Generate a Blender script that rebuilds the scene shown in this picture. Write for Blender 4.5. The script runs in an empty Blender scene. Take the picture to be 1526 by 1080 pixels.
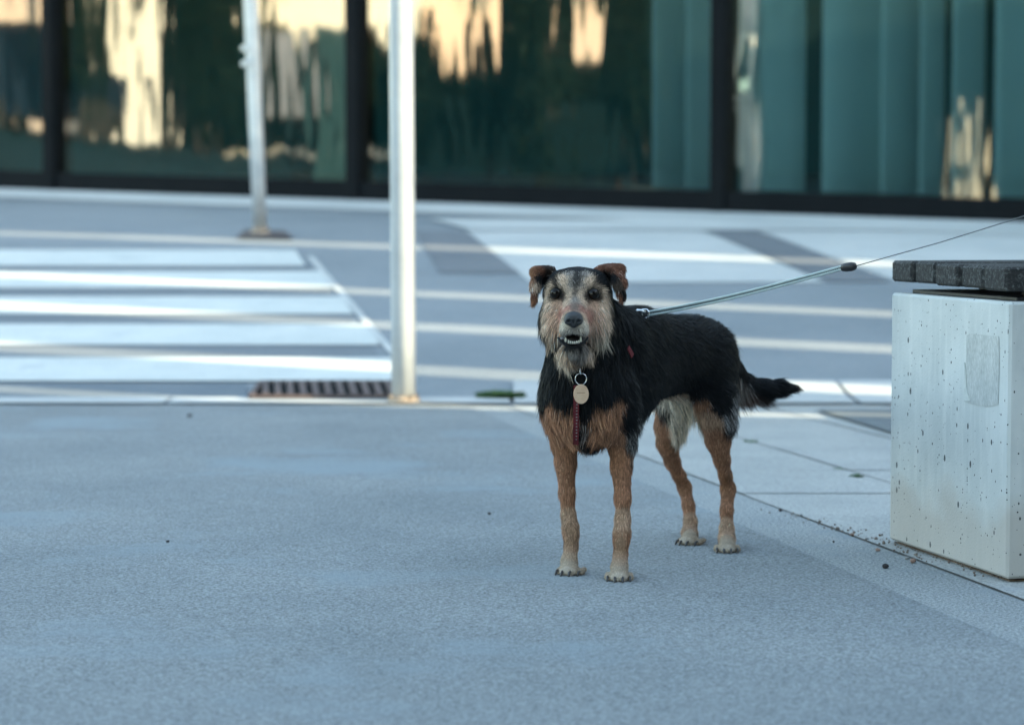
import bpy, math, random
import numpy as np
from mathutils import Vector, Matrix, kdtree
from mathutils.bvhtree import BVHTree
random.seed(7); rng = np.random.default_rng(7)
scene = bpy.context.scene
COL = scene.collection

# ------------------------------------------------------------ camera, sky, sun, exposure
W, Hh, FPX, HORIZON = 1526.0, 1080.0, 3600.0, 326.0
CAM_H = 0.54
TH = math.atan((Hh/2-HORIZON)/FPX)
cam_d = bpy.data.cameras.new("camera")
cam = bpy.data.objects.new("camera", cam_d); COL.objects.link(cam)
cam.location = (0, 0, CAM_H); cam.rotation_euler = (math.pi/2-TH, 0, 0)
cam_d.sensor_width = 36.0; cam_d.lens = 36.0*FPX/W
cam_d.clip_start = 0.05; cam_d.clip_end = 500
cam_d.dof.use_dof = True; cam_d.dof.focus_distance = 3.56
cam_d.dof.aperture_fstop = 4.8; cam_d.dof.aperture_blades = 0
scene.camera = cam

SUN_EL = math.radians(19.0)
SUN_XY = (0.95, -0.312)                      # horizontal direction towards the sun: right and a little behind
world = bpy.data.worlds.new("World"); scene.world = world; world.use_nodes = True
wn = world.node_tree.nodes; wl = world.node_tree.links
bgn = wn["Background"]; sky = wn.new("ShaderNodeTexSky"); sky.sky_type = 'NISHITA'; sky.sun_disc = False
sky.sun_elevation = SUN_EL
sky.sun_rotation = math.atan2(SUN_XY[0], SUN_XY[1])
sky.air_density = 1.1; sky.dust_density = 0.6; sky.ozone_density = 0.7
skm = wn.new("ShaderNodeMix"); skm.data_type = 'RGBA'; skm.blend_type = 'MULTIPLY'; skm.inputs[0].default_value = 1.0
skm.inputs[7].default_value = (1.10, 1.04, .88, 1)
wl.new(sky.outputs[0], skm.inputs[6]); wl.new(skm.outputs[2], bgn.inputs[0]); bgn.inputs[1].default_value = 0.13
sd = bpy.data.lights.new("sun", 'SUN'); sun = bpy.data.objects.new("sun", sd); COL.objects.link(sun)
sd.energy = 2.0; sd.angle = math.radians(0.5); sd.color = (1.0, 0.88, 0.60)
sv = Vector((SUN_XY[0]*math.cos(SUN_EL), SUN_XY[1]*math.cos(SUN_EL), math.sin(SUN_EL)))
sun.rotation_euler = sv.to_track_quat('Z', 'Y').to_euler(); sun.location = (20, -6, 12)
scene.view_settings.view_transform = 'Standard'; scene.view_settings.look = 'None'
scene.view_settings.exposure = 2.9; scene.view_settings.gamma = 1.0
scene.cycles.max_bounces = 8; scene.cycles.transparent_max_bounces = 16
scene.cycles.use_denoising = True

# ------------------------------------------------------------ terrain and camera geometry
def _sp(t, k=0.25): return k*np.logaddexp(0, np.asarray(t, float)/k)
def ground_h(x, y):
    y = np.asarray(y, float); x = np.asarray(x, float)
    h = 0.0975*_sp(y-7.1, 0.06) - 0.0375*_sp(y-12.0, 0.15) - 0.06*_sp(y-19, .5)
    return h + 0.09*(_sp(-x-5, .5)-_sp(-x-22, .5))
CT, ST = math.cos(TH), math.sin(TH)
def ray(px, py):
    u = (px-W/2)/FPX; v = (Hh/2-py)/FPX
    return u, CT+v*ST, -ST+v*CT
def P(px, py, Y):
    u, ry, rz = ray(px, py); t = Y/ry
    return np.array([u*t, Y, CAM_H+rz*t])
def PR(px, py, Y):                      # float row
    return P(px, py, Y)
def G(px, py):
    """point of the terrain seen under a pixel"""
    u, ry, rz = ray(px, py)
    ts = np.linspace(0.8, 40, 4000)
    d = CAM_H+rz*ts - ground_h(u*ts, ry*ts)
    i = int(np.argmax(d < 0)); lo, hi = ts[max(i-1, 0)], ts[i]
    for _ in range(30):
        m = .5*(lo+hi)
        if CAM_H+rz*m - float(ground_h(u*m, ry*m)) < 0: hi = m
        else: lo = m
    return np.array([u*lo, ry*lo, CAM_H+rz*lo])

# ------------------------------------------------------------ object helpers
def tag(o, label=None, cat=None, group=None, kind=None):
    if label: o["label"] = label
    if cat: o["category"] = cat
    if group: o["group"] = group
    if kind: o["kind"] = kind
    return o
def empty(name, loc, label, cat, group=None):
    o = bpy.data.objects.new(name, None); COL.objects.link(o); o.location = tuple(map(float, loc))
    o.empty_display_size = .1
    return tag(o, label, cat, group)
def root_loc(p):
    l = Vector((0, 0, 0))
    while p is not None: l += Vector(p.location); p = p.parent
    return l
def mesh_obj(name, V, F, mat, parent=None, smooth=False, origin=None, mats=None, midx=None):
    """world-space vertices; the object's origin sits at `origin` or its parent's origin"""
    V = np.asarray(V, float)
    base = root_loc(parent)
    o_w = Vector(origin) if origin is not None else base
    if parent is not None: o_w = base
    me = bpy.data.meshes.new(name)
    me.from_pydata([tuple(v) for v in (V-np.array(o_w))], [], [tuple(int(i) for i in f) for f in F])
    if smooth: me.polygons.foreach_set("use_smooth", [True]*len(me.polygons))
    for m in (mats or [mat]): me.materials.append(m)
    if midx is not None: me.polygons.foreach_set("material_index", midx)
    me.update()
    o = bpy.data.objects.new(name, me); COL.objects.link(o)
    o.location = o_w - base if parent is None else (0, 0, 0)
    if parent is not None: o.parent = parent
    else: o.location = o_w
    return o
def fast_mesh(name, V, F, mat, parent, smooth=True, colors=None, sizes=None):
    """large meshes: V (n,3) world; F list of (m,k) index arrays"""
    base = root_loc(parent)
    me = bpy.data.meshes.new(name)
    V = np.asarray(V, np.float32)-np.array(base, np.float32)
    me.vertices.add(len(V)); me.vertices.foreach_set("co", V.ravel())
    loops = np.concatenate([f.ravel() for f in F]).astype(np.int32)
    tot = np.concatenate([np.full(len(f), f.shape[1], np.int32) for f in F])
    start = np.concatenate([[0], np.cumsum(tot)[:-1]]).astype(np.int32)
    me.loops.add(len(loops)); me.loops.foreach_set("vertex_index", loops)
    me.polygons.add(len(tot)); me.polygons.foreach_set("loop_start", start); me.polygons.foreach_set("loop_total", tot)
    me.polygons.foreach_set("use_smooth", np.full(len(tot), smooth))
    me.materials.append(mat); me.update(calc_edges=True)
    if colors is not None:
        a = me.color_attributes.new("coat_colour", 'FLOAT_COLOR', 'POINT')
        c = np.ones((len(V), 4), np.float32); c[:, :3] = colors; a.data.foreach_set("color", c.ravel())
    o = bpy.data.objects.new(name, me); COL.objects.link(o)
    if parent is not None: o.parent = parent
    return o
class MB:
    def __init__(s): s.V = []; s.F = []
    def add(s, V, F):
        n = len(s.V); s.V += [tuple(map(float, v)) for v in V]; s.F += [tuple(i+n for i in f) for f in F]; return s
    def box(s, o, ax, ay, az, bev=0.0):
        """box from corner o spanned by three vectors, with chamfered edges"""
        o, ax, ay, az = [np.asarray(q, float) for q in (o, ax, ay, az)]
        L = [np.linalg.norm(q) for q in (ax, ay, az)]; e = [q/max(l, 1e-9) for q, l in zip((ax, ay, az), L)]
        if bev <= 0:
            c = [o+ax*i+ay*j+az*k for k in (0, 1) for j in (0, 1) for i in (0, 1)]
            return s.add(c, [(0, 2, 3, 1), (4, 5, 7, 6), (0, 1, 5, 4), (2, 6, 7, 3), (0, 4, 6, 2), (1, 3, 7, 5)])
        cen = o+(ax+ay+az)/2; idx = {}; V = []
        for sx in (-1, 1):
            for sy in (-1, 1):
                for sz in (-1, 1):
                    sg = (sx, sy, sz)
                    for a in range(3):
                        p = cen.copy()
                        for b in range(3): p = p+e[b]*sg[b]*(L[b]/2-(0 if b == a else bev))
                        idx[sg, a] = len(V); V.append(p)
        F = []
        for a in range(3):
            b, c = (a+1) % 3, (a+2) % 3
            for sa in (-1, 1):
                q = []
                for sb, sc in ((-1, -1), (1, -1), (1, 1), (-1, 1)):
                    g = [0, 0, 0]; g[a] = sa; g[b] = sb; g[c] = sc; q.append(idx[tuple(g), a])
                F.append(q if sa > 0 else q[::-1])
            for sb in (-1, 1):
                for sc in (-1, 1):
                    g0 = [0, 0, 0]; g0[a] = -1; g0[b] = sb; g0[c] = sc; g1 = list(g0); g1[a] = 1
                    F.append([idx[tuple(g0), b], idx[tuple(g1), b], idx[tuple(g1), c], idx[tuple(g0), c]])
        for sx in (-1, 1):
            for sy in (-1, 1):
                for sz in (-1, 1): F.append([idx[(sx, sy, sz), a] for a in range(3)])
        return s.add(V, F)
    def tube(s, pts, rad, n=10, cap=True, closed=False):
        pts = np.asarray(pts, float); m = len(pts); rad = np.broadcast_to(np.asarray(rad, float), (m,))
        T = np.gradient(pts, axis=0) if not closed else np.roll(pts, -1, 0)-np.roll(pts, 1, 0)
        T /= np.linalg.norm(T, axis=1)[:, None]
        up = np.array([0, 0, 1.]) if abs(T[0][2]) < .9 else np.array([1., 0, 0])
        N = np.cross(T[0], up); N /= np.linalg.norm(N); V = []
        for i in range(m):
            N = N-T[i]*N.dot(T[i]); N /= np.linalg.norm(N); B = np.cross(T[i], N)
            for k in range(n):
                a = 2*math.pi*k/n; V.append(pts[i]+rad[i]*(math.cos(a)*N+math.sin(a)*B))
        F = []
        for i in range(m if closed else m-1):
            j = (i+1) % m
            for k in range(n):
                l = (k+1) % n; F.append((i*n+k, i*n+l, j*n+l, j*n+k))
        if cap and not closed: F += [tuple(range(n))[::-1], tuple((m-1)*n+k for k in range(n))]
        return s.add(V, F)
    def ball(s, c, r, ax=None, nu=14, nv=9):
        c = np.asarray(c, float); r = np.broadcast_to(np.asarray(r, float), (3,)); A = np.eye(3) if ax is None else np.asarray(ax, float)
        V = []
        for j in range(nv+1):
            t = math.pi*j/nv
            for i in range(nu):
                p = 2*math.pi*i/nu
                V.append(c+(np.array([math.sin(t)*math.cos(p), math.sin(t)*math.sin(p), math.cos(t)])*r) @ A)
        F = [(j*nu+i, (j+1)*nu+i, (j+1)*nu+(i+1) % nu, j*nu+(i+1) % nu) for j in range(nv) for i in range(nu)]
        return s.add(V, F)
    def build(s, name, mat, parent=None, smooth=False, origin=None):
        return mesh_obj(name, s.V, s.F, mat, parent, smooth, origin)

# ------------------------------------------------------------ materials
def new_mat(name):
    m = bpy.data.materials.new(name); m.use_nodes = True
    nt = m.node_tree; b = nt.nodes["Principled BSDF"]
    return m, nt, b
def N_(nt, t, **k):
    n = nt.nodes.new(t)
    for a, v in k.items():
        if a in n.inputs.keys(): n.inputs[a].default_value = v
        else: setattr(n, a, v)
    return n
def ramp(nt, fac, stops):
    r = nt.nodes.new("ShaderNodeValToRGB"); e = r.color_ramp.elements
    while len(e) < len(stops): e.new(.5)
    for q, (p, c) in zip(e, stops): q.position = p; q.color = (*c, 1) if len(c) == 3 else c
    nt.links.new(fac, r.inputs[0]); return r.outputs[0]
def mixc(nt, fac, a, b, mode='MIX'):
    m = nt.nodes.new("ShaderNodeMix"); m.data_type = 'RGBA'; m.blend_type = mode
    for s_, v in ((0, fac), (6, a), (7, b)):
        if hasattr(v, 'links') or hasattr(v, 'node'): nt.links.new(v, m.inputs[s_])
        else: m.inputs[s_].default_value = v if s_ == 0 else (*v, 1)
    return m.outputs[2]
def surf_mat(name, c1, c2, big=1.5, grain=160.0, grain_amt=0.35, rough=.85, bump=.3, bdist=.002, speck=None, stain=None, metal=0.0, spec=.35, stretch=None):
    m, nt, b = new_mat(name); L = nt.links
    tc = N_(nt, "ShaderNodeTexCoord"); geo = N_(nt, "ShaderNodeNewGeometry")
    src = geo.outputs["Position"]
    if stretch:
        mp = N_(nt, "ShaderNodeMapping"); mp.inputs["Scale"].default_value = stretch; L.new(src, mp.inputs[0]); src = mp.outputs[0]
    n1 = N_(nt, "ShaderNodeTexNoise", Scale=big, Detail=6.0, Roughness=.6); L.new(src, n1.inputs["Vector"])
    col = mixc(nt, ramp(nt, n1.outputs[0], [(.32, (0, 0, 0)), (.68, (1, 1, 1))]), c1, c2)
    n2 = N_(nt, "ShaderNodeTexNoise", Scale=grain, Detail=3.0, Roughness=.7); L.new(src, n2.inputs["Vector"])
    g = 1-grain_amt
    col = mixc(nt, 1.0, col, ramp(nt, n2.outputs[0], [(.34, (g, g, g)), (.66, (1.0+0*g, 1, 1))]), 'MULTIPLY')
    if speck:
        sc, th, dark = speck
        v = N_(nt, "ShaderNodeTexVoronoi", Scale=sc); L.new(src, v.inputs["Vector"])
        col = mixc(nt, ramp(nt, v.outputs["Distance"], [(th, (1, 1, 1)), (th*1.5, (0, 0, 0))]), col, dark)
    if stain:
        sc, th, sc_col = stain
        n3 = N_(nt, "ShaderNodeTexNoise", Scale=sc, Detail=5.0, Roughness=.65); L.new(src, n3.inputs["Vector"])
        col = mixc(nt, ramp(nt, n3.outputs[0], [(th, (0, 0, 0)), (th+.12, (.8, .8, .8))]), col, sc_col)
    L.new(col, b.inputs["Base Color"])
    b.inputs["Roughness"].default_value = rough; b.inputs["Metallic"].default_value = metal
    b.inputs["Specular IOR Level"].default_value = spec
    bp = N_(nt, "ShaderNodeBump", Strength=bump, Distance=bdist); L.new(n2.outputs[0], bp.inputs["Height"]); L.new(bp.outputs[0], b.inputs["Normal"])
    return m
M = {}
M['road'] = surf_mat("road_asphalt", (.215, .245, .27), (.29, .32, .345), 1.1, 130, .35, .8, .4, .003, stain=(2.2, .57, (.19, .215, .24)))
M['plaza'] = surf_mat("plaza_asphalt", (.335, .375, .40), (.43, .465, .485), 1.9, 260, .72, .8, 1.0, .006, stain=(1.3, .53, (.27, .325, .365)), speck=(26, .012, (.16, .17, .18)))
M['kerb'] = surf_mat("kerb_concrete", (.40, .42, .42), (.52, .53, .53), 2.2, 120, .2, .8, .3, .002)
M['slab'] = surf_mat("slab_concrete", (.40, .415, .41), (.50, .505, .49), 3.0, 200, .5, .85, .7, .003, stain=(2.5, .6, (.28, .31, .34)))
M['strip'] = surf_mat("strip_concrete", (.43, .47, .49), (.53, .56, .57), 2.2, 210, .72, .85, 1.0, .006, stain=(5, .56, (.26, .3, .33)))
M['paint'] = surf_mat("road_paint", (.53, .56, .55), (.62, .64, .62), 4, 90, .16, .95, .2, .001, spec=.1, stain=(5, .60, (.38, .41, .43)))
M['pale'] = surf_mat("pale_paving", (.44, .46, .46), (.56, .57, .56), 1.3, 60, .15, .8, .3, .002)
M['dark_patch'] = surf_mat("asphalt_patch", (.13, .15, .165), (.17, .19, .20), 2, 130, .3, .8, .4, .003)
M['joint'] = surf_mat("joint_dirt", (.12, .12, .115), (.2, .2, .19), 6, 200, .4, .95, .5, .003)
# ------------------------------------------------------------ ground
def grid_sheet(xs, ys, off, name, mat, kind='structure'):
    X, Y = np.meshgrid(xs, ys); Z = ground_h(X, Y)+off
    V = np.stack([X, Y, Z], -1).reshape(-1, 3); nx, ny = len(xs), len(ys)
    i = np.arange(ny-1)[:, None]*nx+np.arange(nx-1)[None, :]
    F = np.stack([i, i+1, i+1+nx, i+nx], -1).reshape(-1, 4)
    o = fast_mesh(name, V, [F], mat, None); tag(o, kind=kind); return o
xs = np.concatenate([np.linspace(-150, -26, 12)[:-1], np.linspace(-26, 8, 60), np.linspace(8, 150, 12)[1:]])
ys = np.concatenate([np.linspace(-150, -2, 12)[:-1], np.linspace(-2, 6.5, 18)[:-1], np.linspace(6.5, 7.8, 24)[:-1], np.linspace(7.8, 22, 60), np.linspace(22, 200, 12)[1:]])
grid_sheet(xs, ys, 0.0, "road", M['road'])
def quad_sheet(mb, c, off, nu=24, nv=10, thick=None):
    """four ground corners (xy) draped on the terrain"""
    c = [np.asarray(q, float)[:2] for q in c]; V = []
    for j in range(nv+1):
        for i in range(nu+1):
            a, b = i/nu, j/nv
            p = (c[0]*(1-a)+c[1]*a)*(1-b)+(c[3]*(1-a)+c[2]*a)*b
            V.append((p[0], p[1], float(ground_h(p[0], p[1]))+off))
    F = [(j*(nu+1)+i, j*(nu+1)+i+1, (j+1)*(nu+1)+i+1, (j+1)*(nu+1)+i) for j in range(nv) for i in range(nu)]
    mb.add(V, F); return mb
def sheet(name, c, off, mat, nu=24, nv=10, kind='structure'):
    mb = MB(); quad_sheet(mb, c, off, nu, nv)
    o = mb.build(name, mat); tag(o, kind=kind); return o
def gx(p, q, X):      # point on the line p-q at world x
    t = (X-p[0])/(q[0]-p[0]); return np.array([X, p[1]+t*(q[1]-p[1])])
def gy(p, q, Y):
    t = (Y-p[1])/(q[1]-p[1]); return np.array([p[0]+t*(q[0]-p[0]), Y])
# the joint lines that run from the pole towards the bench
A0, A1 = G(725, 620), G(1130, 798)         # edge of the asphalt plaza
B0, B1 = G(949, 681), G(1338, 829)         # edge of the slab paving
C0, C1 = G(1110, 658), G(1322, 733)        # joint between the two rows of slabs
Yk = G(763, 606)[1]                        # front of the kerb
Yk2 = G(763, 572)[1]                       # back of the kerb / gutter
NEAR = -4.0
sheet("plaza", [(-9, NEAR), gy(A0, A1, NEAR), gy(A0, A1, Yk), (-9, Yk)], .006, M['plaza'], 30, 30)
sheet("concrete_strip", [gy(A0, A1, NEAR), gy(B0, B1, NEAR), gy(B0, B1, Yk), gy(A0, A1, Yk)], .0045, M['strip'], 6, 40)
# kerb: pale flush stones with joints
mb = MB(); x = -8.0
gL = G(372, 575)[0]; gR = G(590, 575)[0]
while x < 7.5:
    quad_sheet(mb, [(x+.006, Yk+.003), (x+.994, Yk+.003), (x+.992, Yk2 if x+.5 > gR else Yk+.17), (x+.004, Yk2 if x+.5 > gR else Yk+.17)], .012, 6, 4); x += 1.0
tag(mb.build("kerb", M['kerb']), kind='structure')
# slab paving on the right, joints running with the strip and across
mb = MB()
d = (B1-B0)[:2]; d = d/np.linalg.norm(d)
nrm = np.array([-d[1], d[0]]) if d[1] < 0 else np.array([d[1], -d[0]])
nrm = nrm if nrm[0] > 0 else -nrm
wrow = float(np.dot(C0[:2]-B0[:2], nrm))
crossY = [G(1230, py)[1] for py in (739.5, 771)]
stepY = .62
ylist = sorted([crossY[0]-.0+k*stepY for k in range(-8, 8)])
ylist = [2.0, 2.7, 3.35, crossY[1], crossY[0], crossY[0]+.43, G(1200, 671)[1], G(1200, 671)[1]+.75, Yk-.02]
ylist = sorted(set(round(y, 3) for y in ylist))
for r in range(0, 9):
    p0 = B0[:2]+nrm*(r*wrow); p1 = B1[:2]+nrm*(r*wrow)
    q0 = B0[:2]+nrm*((r+1)*wrow); q1 = B1[:2]+nrm*((r+1)*wrow)
    gpx = .003
    for a, b in zip(ylist[:-1], ylist[1:]):
        if r % 2 and b < ylist[-1]: pass
        ca, cb = gy(p0, p1, a+gpx)+nrm*gpx, gy(p0, p1, b-gpx)+nrm*gpx
        da, db = gy(q0, q1, a+gpx)-nrm*gpx, gy(q0, q1, b-gpx)-nrm*gpx
        quad_sheet(mb, [ca, da, db, cb], .0065+random.uniform(-.0008, .0008), 3, 3)
tag(mb.build("slab_paving", M['slab']), kind='structure')
sheet("joint_bed", [gy(B0, B1, NEAR), (8, NEAR), (8, Yk), gy(B0, B1, Yk)], .0050, M['joint'], 10, 30)
sheet("asphalt_patch", [G(1213, 616), (G(1213, 616)[0]+1.6, G(1213, 616)[1]), (G(1330, 652)[0]+.9, G(1330, 652)[1]-.45), G(1330, 652)], .0135, M['dark_patch'], 8, 6)
# dark gutter line by the kerb, left
sheet("gutter", [(-8, Yk+.185), (G(372, 590)[0], Yk+.185), (G(366, 575)[0], G(366, 573)[1]), (-8, G(300, 571)[1])], .004, surf_mat("gutter_asphalt", (.15, .18, .21), (.19, .22, .25), 2, 150, .3), 12, 3)
# crosswalk
sheet("crossing_asphalt", [(-6.2, G(300, 571)[1]+.01), (G(596, 571)[0], G(596, 571)[1]+.01), (G(440, 372)[0], G(440, 372)[1]), (-6.2, G(440, 372)[1])], .002, surf_mat("crossing_asphalt", (.16, .185, .21), (.21, .235, .26), 1.4, 130, .3, stain=(3, .56, (.13, .15, .17))), 24, 16)
st = [((374, 398), 440, 456), ((406, 431), 478, 498), ((444, 470), 509, 527), ((485, 516), 548, 566), ((535, 570), 586, 596)]
mb = MB()
for (ya, yb), xa, xb in st:
    fa, fb = G(xa, ya), G(xb, yb)
    quad_sheet(mb, [(-6, fb[1]), (fb[0], fb[1]), (fa[0], fa[1]), (-6, fa[1])], .006, 30, 3)
tag(mb.build("crosswalk_stripes", M['paint']), kind='structure')
def line_on_ground(mb, p, q, w, off=.004, n=20):
    p = np.asarray(p)[:2]; q = np.asarray(q)[:2]; dd = q-p; dd /= np.linalg.norm(dd); nn = np.array([-dd[1], dd[0]])*w/2
    quad_sheet(mb, [p-nn, q-nn, q+nn, p+nn], off, n, 1)
mb = MB(); line_on_ground(mb, G(462, 384), G(606, 552), .028, .0065)
tag(mb.build("road_edge_lines", M['pale']), kind='structure')
# pale paving bands with slanting edges beyond the road
mb = MB()
def pq(c, off=.004): quad_sheet(mb, [G(*q) for q in c], off, 14, 8)
pq([(790, 422), (1230, 422), (1046, 345), (694, 345)])
pq([(1330, 418), (1790, 418), (1640, 345), (1128, 345)])
pq([(700, 345), (1700, 345), (1620, 336), (640, 328)], .009)
tag(mb.build("pale_paving", M['pale']), kind='structure')
mb = MB(); pq([(655, 408), (775, 408), (690, 345), (617, 345)], .0045); pq([(1235, 421), (1326, 421), (1124, 345), (1050, 345)], .0045)
tag(mb.build("dark_paving", surf_mat("dark_paving", (.15, .165, .185), (.19, .205, .225), 1.5, 90, .2)), kind='structure')
# pavement in front of the glass front
QF = np.array([0, 14.3]); DF = np.array([1, -.6])/math.hypot(1, .6); NF = np.array([-.6, -1])/math.hypot(1, .6)
def FP(s, off=0.0): return QF+DF*s+NF*off
def s_of(px):
    u = (px-W/2)/FPX; return (u*14.3/(1+.6*u))/DF[0]
sheet("pavement", [FP(-14, .95), FP(7, .95), FP(7, .03), FP(-14, .03)], .008, M['pale'], 60, 6)

sheet("side_street_painted_shade", [(-34, -12), (-6.6, -12), (-6.6, 16.6), (-34, 33)], .02, surf_mat("street_shade_colour", (.006, .018, .022), (.012, .028, .032), .5, 90, .3, .95, spec=.05), 50, 40)  # near-black colour paints shade onto the sunlit side street
# ------------------------------------------------------------ glass-fronted building
M['frame'] = surf_mat("frame_steel", (.004, .006, .008), (.007, .009, .011), 3, 80, .2, .6, .1, .001, spec=.08)
M['wall_dark'] = surf_mat("dark_cladding", (.05, .06, .065), (.07, .08, .085), 1, 30, .2, .6, .2, .002)
def glass_mat():
    m, nt, b = new_mat("tinted_glass"); nt.nodes.remove(b); L = nt.links
    out = nt.nodes["Material Output"]
    tr = N_(nt, "ShaderNodeBsdfTransparent"); tr.inputs[0].default_value = (.60, .82, .86, 1)
    gl = N_(nt, "ShaderNodeBsdfGlossy", Roughness=.03); gl.inputs[0].default_value = (.98, .95, .86, 1)
    geo = N_(nt, "ShaderNodeNewGeometry")
    mpg = N_(nt, "ShaderNodeMapping"); mpg.inputs["Scale"].default_value = (4.5, 4.5, .8); L.new(geo.outputs["Position"], mpg.inputs[0])
    n = N_(nt, "ShaderNodeTexNoise", Scale=1.0, Detail=2.0); L.new(mpg.outputs[0], n.inputs["Vector"])
    bp = N_(nt, "ShaderNodeBump", Strength=.5, Distance=.006); L.new(n.outputs[0], bp.inputs["Height"]); L.new(bp.outputs[0], gl.inputs["Normal"])
    fr = N_(nt, "ShaderNodeFresnel", IOR=1.6)
    mp = N_(nt, "ShaderNodeMapRange"); mp.inputs[3].default_value = .34; mp.inputs[4].default_value = .9; L.new(fr.outputs[0], mp.inputs[0])
    mx = N_(nt, "ShaderNodeMixShader"); L.new(mp.outputs[0], mx.inputs[0]); L.new(tr.outputs[0], mx.inputs[1]); L.new(gl.outputs[0], mx.inputs[2]); L.new(mx.outputs[0], out.inputs[0])
    return m
M['glass'] = glass_mat()
M['curtain'] = surf_mat("curtain_fabric", (.62, .74, .74), (.70, .80, .79), 2, 200, .1, .9, .1, .001)
M['interior'] = surf_mat("interior_teal", (.03, .13, .15), (.04, .16, .18), 1, 20, .1, .8, .1, .001)
def gz(p): return float(ground_h(p[0], p[1]))
v3 = lambda p, z: np.array([p[0], p[1], z])
smull = [s_of(83), s_of(533), s_of(1075)]
pitch = smull[2]-smull[1]
ms = [smull[0]-pitch*k for k in (4, 3, 2, 1)]+smull+[smull[2]+pitch*k for k in (1, 2, 3)]
bld = empty("glass_building", v3(FP(smull[1]), gz(FP(smull[1]))), "long glass-fronted building with dark steel mullions and a low black sill behind the road", "building")
GH = 3.1; topz = 0.75+GH
sill = MB(); head = MB()
for i, (a, b) in enumerate(zip(ms[:-1], ms[1:])):
    pa, pb = FP(a, .0), FP(b, .0); za, zb = gz(pa), gz(pb)
    def wedge(mb, s0, s1, z00, z01, z10, z11, o0, o1):
        c = []
        for s_, zl, zh in ((s0, z00, z01), (s1, z10, z11)):
            for oo in (o0, o1):
                p = FP(s_, oo); c += [v3(p, zl), v3(p, zh)]
        mb.add(c, [(0, 1, 5, 4), (2, 6, 7, 3), (0, 4, 6, 2), (1, 3, 7, 5), (0, 2, 3, 1), (4, 5, 7, 6)])
    wedge(sill, a, b, za-.05, za+.12, zb-.05, zb+.12, -.12, .05)
    wedge(head, a, b, topz, topz+.15, topz, topz+.15, -.12, .05)
    g = MB(); wedge(g, a+.035, b-.035, za+.121, topz-.002, zb+.121, topz-.002, -.008, -.002)
    # one reflecting sheet per pane
    pane = MB(); q = [v3(FP(a+.03, 0), za+.121), v3(FP(b-.03, 0), zb+.121), v3(FP(b-.03, 0), topz-.002), v3(FP(a+.03, 0), topz-.002)]
    pane.add(q, [(0, 1, 2, 3)]); pane.build("window_pane", M['glass'], bld)
for s_ in ms:
    mb = MB(); w = .045 if s_ < 3 else .05
    p = FP(s_-w, -.13); mb.box(v3(p, gz(FP(s_))-.04), v3(DF*2*w, 0), v3(NF*.2, 0), (0, 0, topz+.1-gz(FP(s_))), .006); mb.build("mullion", M['frame'], bld)
sill.build("window_sill", M['frame'], bld); head.build("window_header", M['frame'], bld)
mb = MB(); mb.box(v3(FP(ms[0], -6), topz+.16), v3(DF*(ms[-1]-ms[0]), 0), v3(NF*6.04, 0), (0, 0, 1.6), .02); mb.build("upper_wall", M['wall_dark'], bld)
mb = MB(); mb.box(v3(FP(ms[0], -6), -.1), v3(DF*(ms[-1]-ms[0]), 0), v3(NF*.2, 0), (0, 0, topz+.2)); mb.build("back_wall", M['interior'], bld)
mb = MB(); zf = .45
mb.add([v3(FP(ms[0], -5.9), 1.0), v3(FP(ms[-1], -5.9), .3), v3(FP(ms[-1], -.13), .3), v3(FP(ms[0], -.13), 1.1)], [(0, 1, 2, 3)]); mb.build("interior_floor", M['interior'], bld)
for s_ in (ms[0], ms[-1]):
    mb = MB(); mb.box(v3(FP(s_-.1, -5.9), -.1), v3(DF*.2, 0), v3(NF*5.75, 0), (0, 0, topz+.2)); mb.build("side_wall", M['wall_dark'], bld)
# curtain hanging behind the glass
def curtain(s0, s1, label, folds):
    zt = topz-.02; n = int((s1-s0)/.012); V = []; ss = np.linspace(s0, s1, n)
    ph = 0.0; off = []; phs = []; gw_ = np.random.default_rng(int(folds*100)).uniform(.0, .17, 60)
    for k, s_ in enumerate(ss):
        ph += .012/folds*(1+.45*math.sin(s_*3.1)+.3*math.sin(s_*7.7+1))
        phs.append(ph); off.append(-.40+.20*math.sin(2*math.pi*ph)+.04*math.sin(4*math.pi*ph+.6)+.02*math.sin(s_*23))
    rows = 8
    for r in range(rows):
        for k, s_ in enumerate(ss):
            p = FP(s_, off[k]*(1 if r < rows-1 else 1)); zb = gz(FP(s_))+.13; V.append(v3(p, zb+(zt-zb)*r/(rows-1)))
    F = [(r*n+k, r*n+k+1, (r+1)*n+k+1, (r+1)*n+k) for r in range(rows-1) for k in range(n-1) if not .55 < (phs[k] % 1) < .55+gw_[int(phs[k])]]
    o = mesh_obj("curtain", V, F, M['curtain'], None, True, origin=v3(FP((s0+s1)/2, -.3), gz(FP((s0+s1)/2))))
    tag(o, label, "curtain", "pleated curtains behind the glass front"); return o
curtain(s_of(942), smull[2]-.06, "narrow pale green curtain bunched left of the widest black mullion", .27)
curtain(smull[2]+.06, ms[-3]+pitch*.98, "wide teal pleated curtain filling the pane at the right edge", .31)

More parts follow.
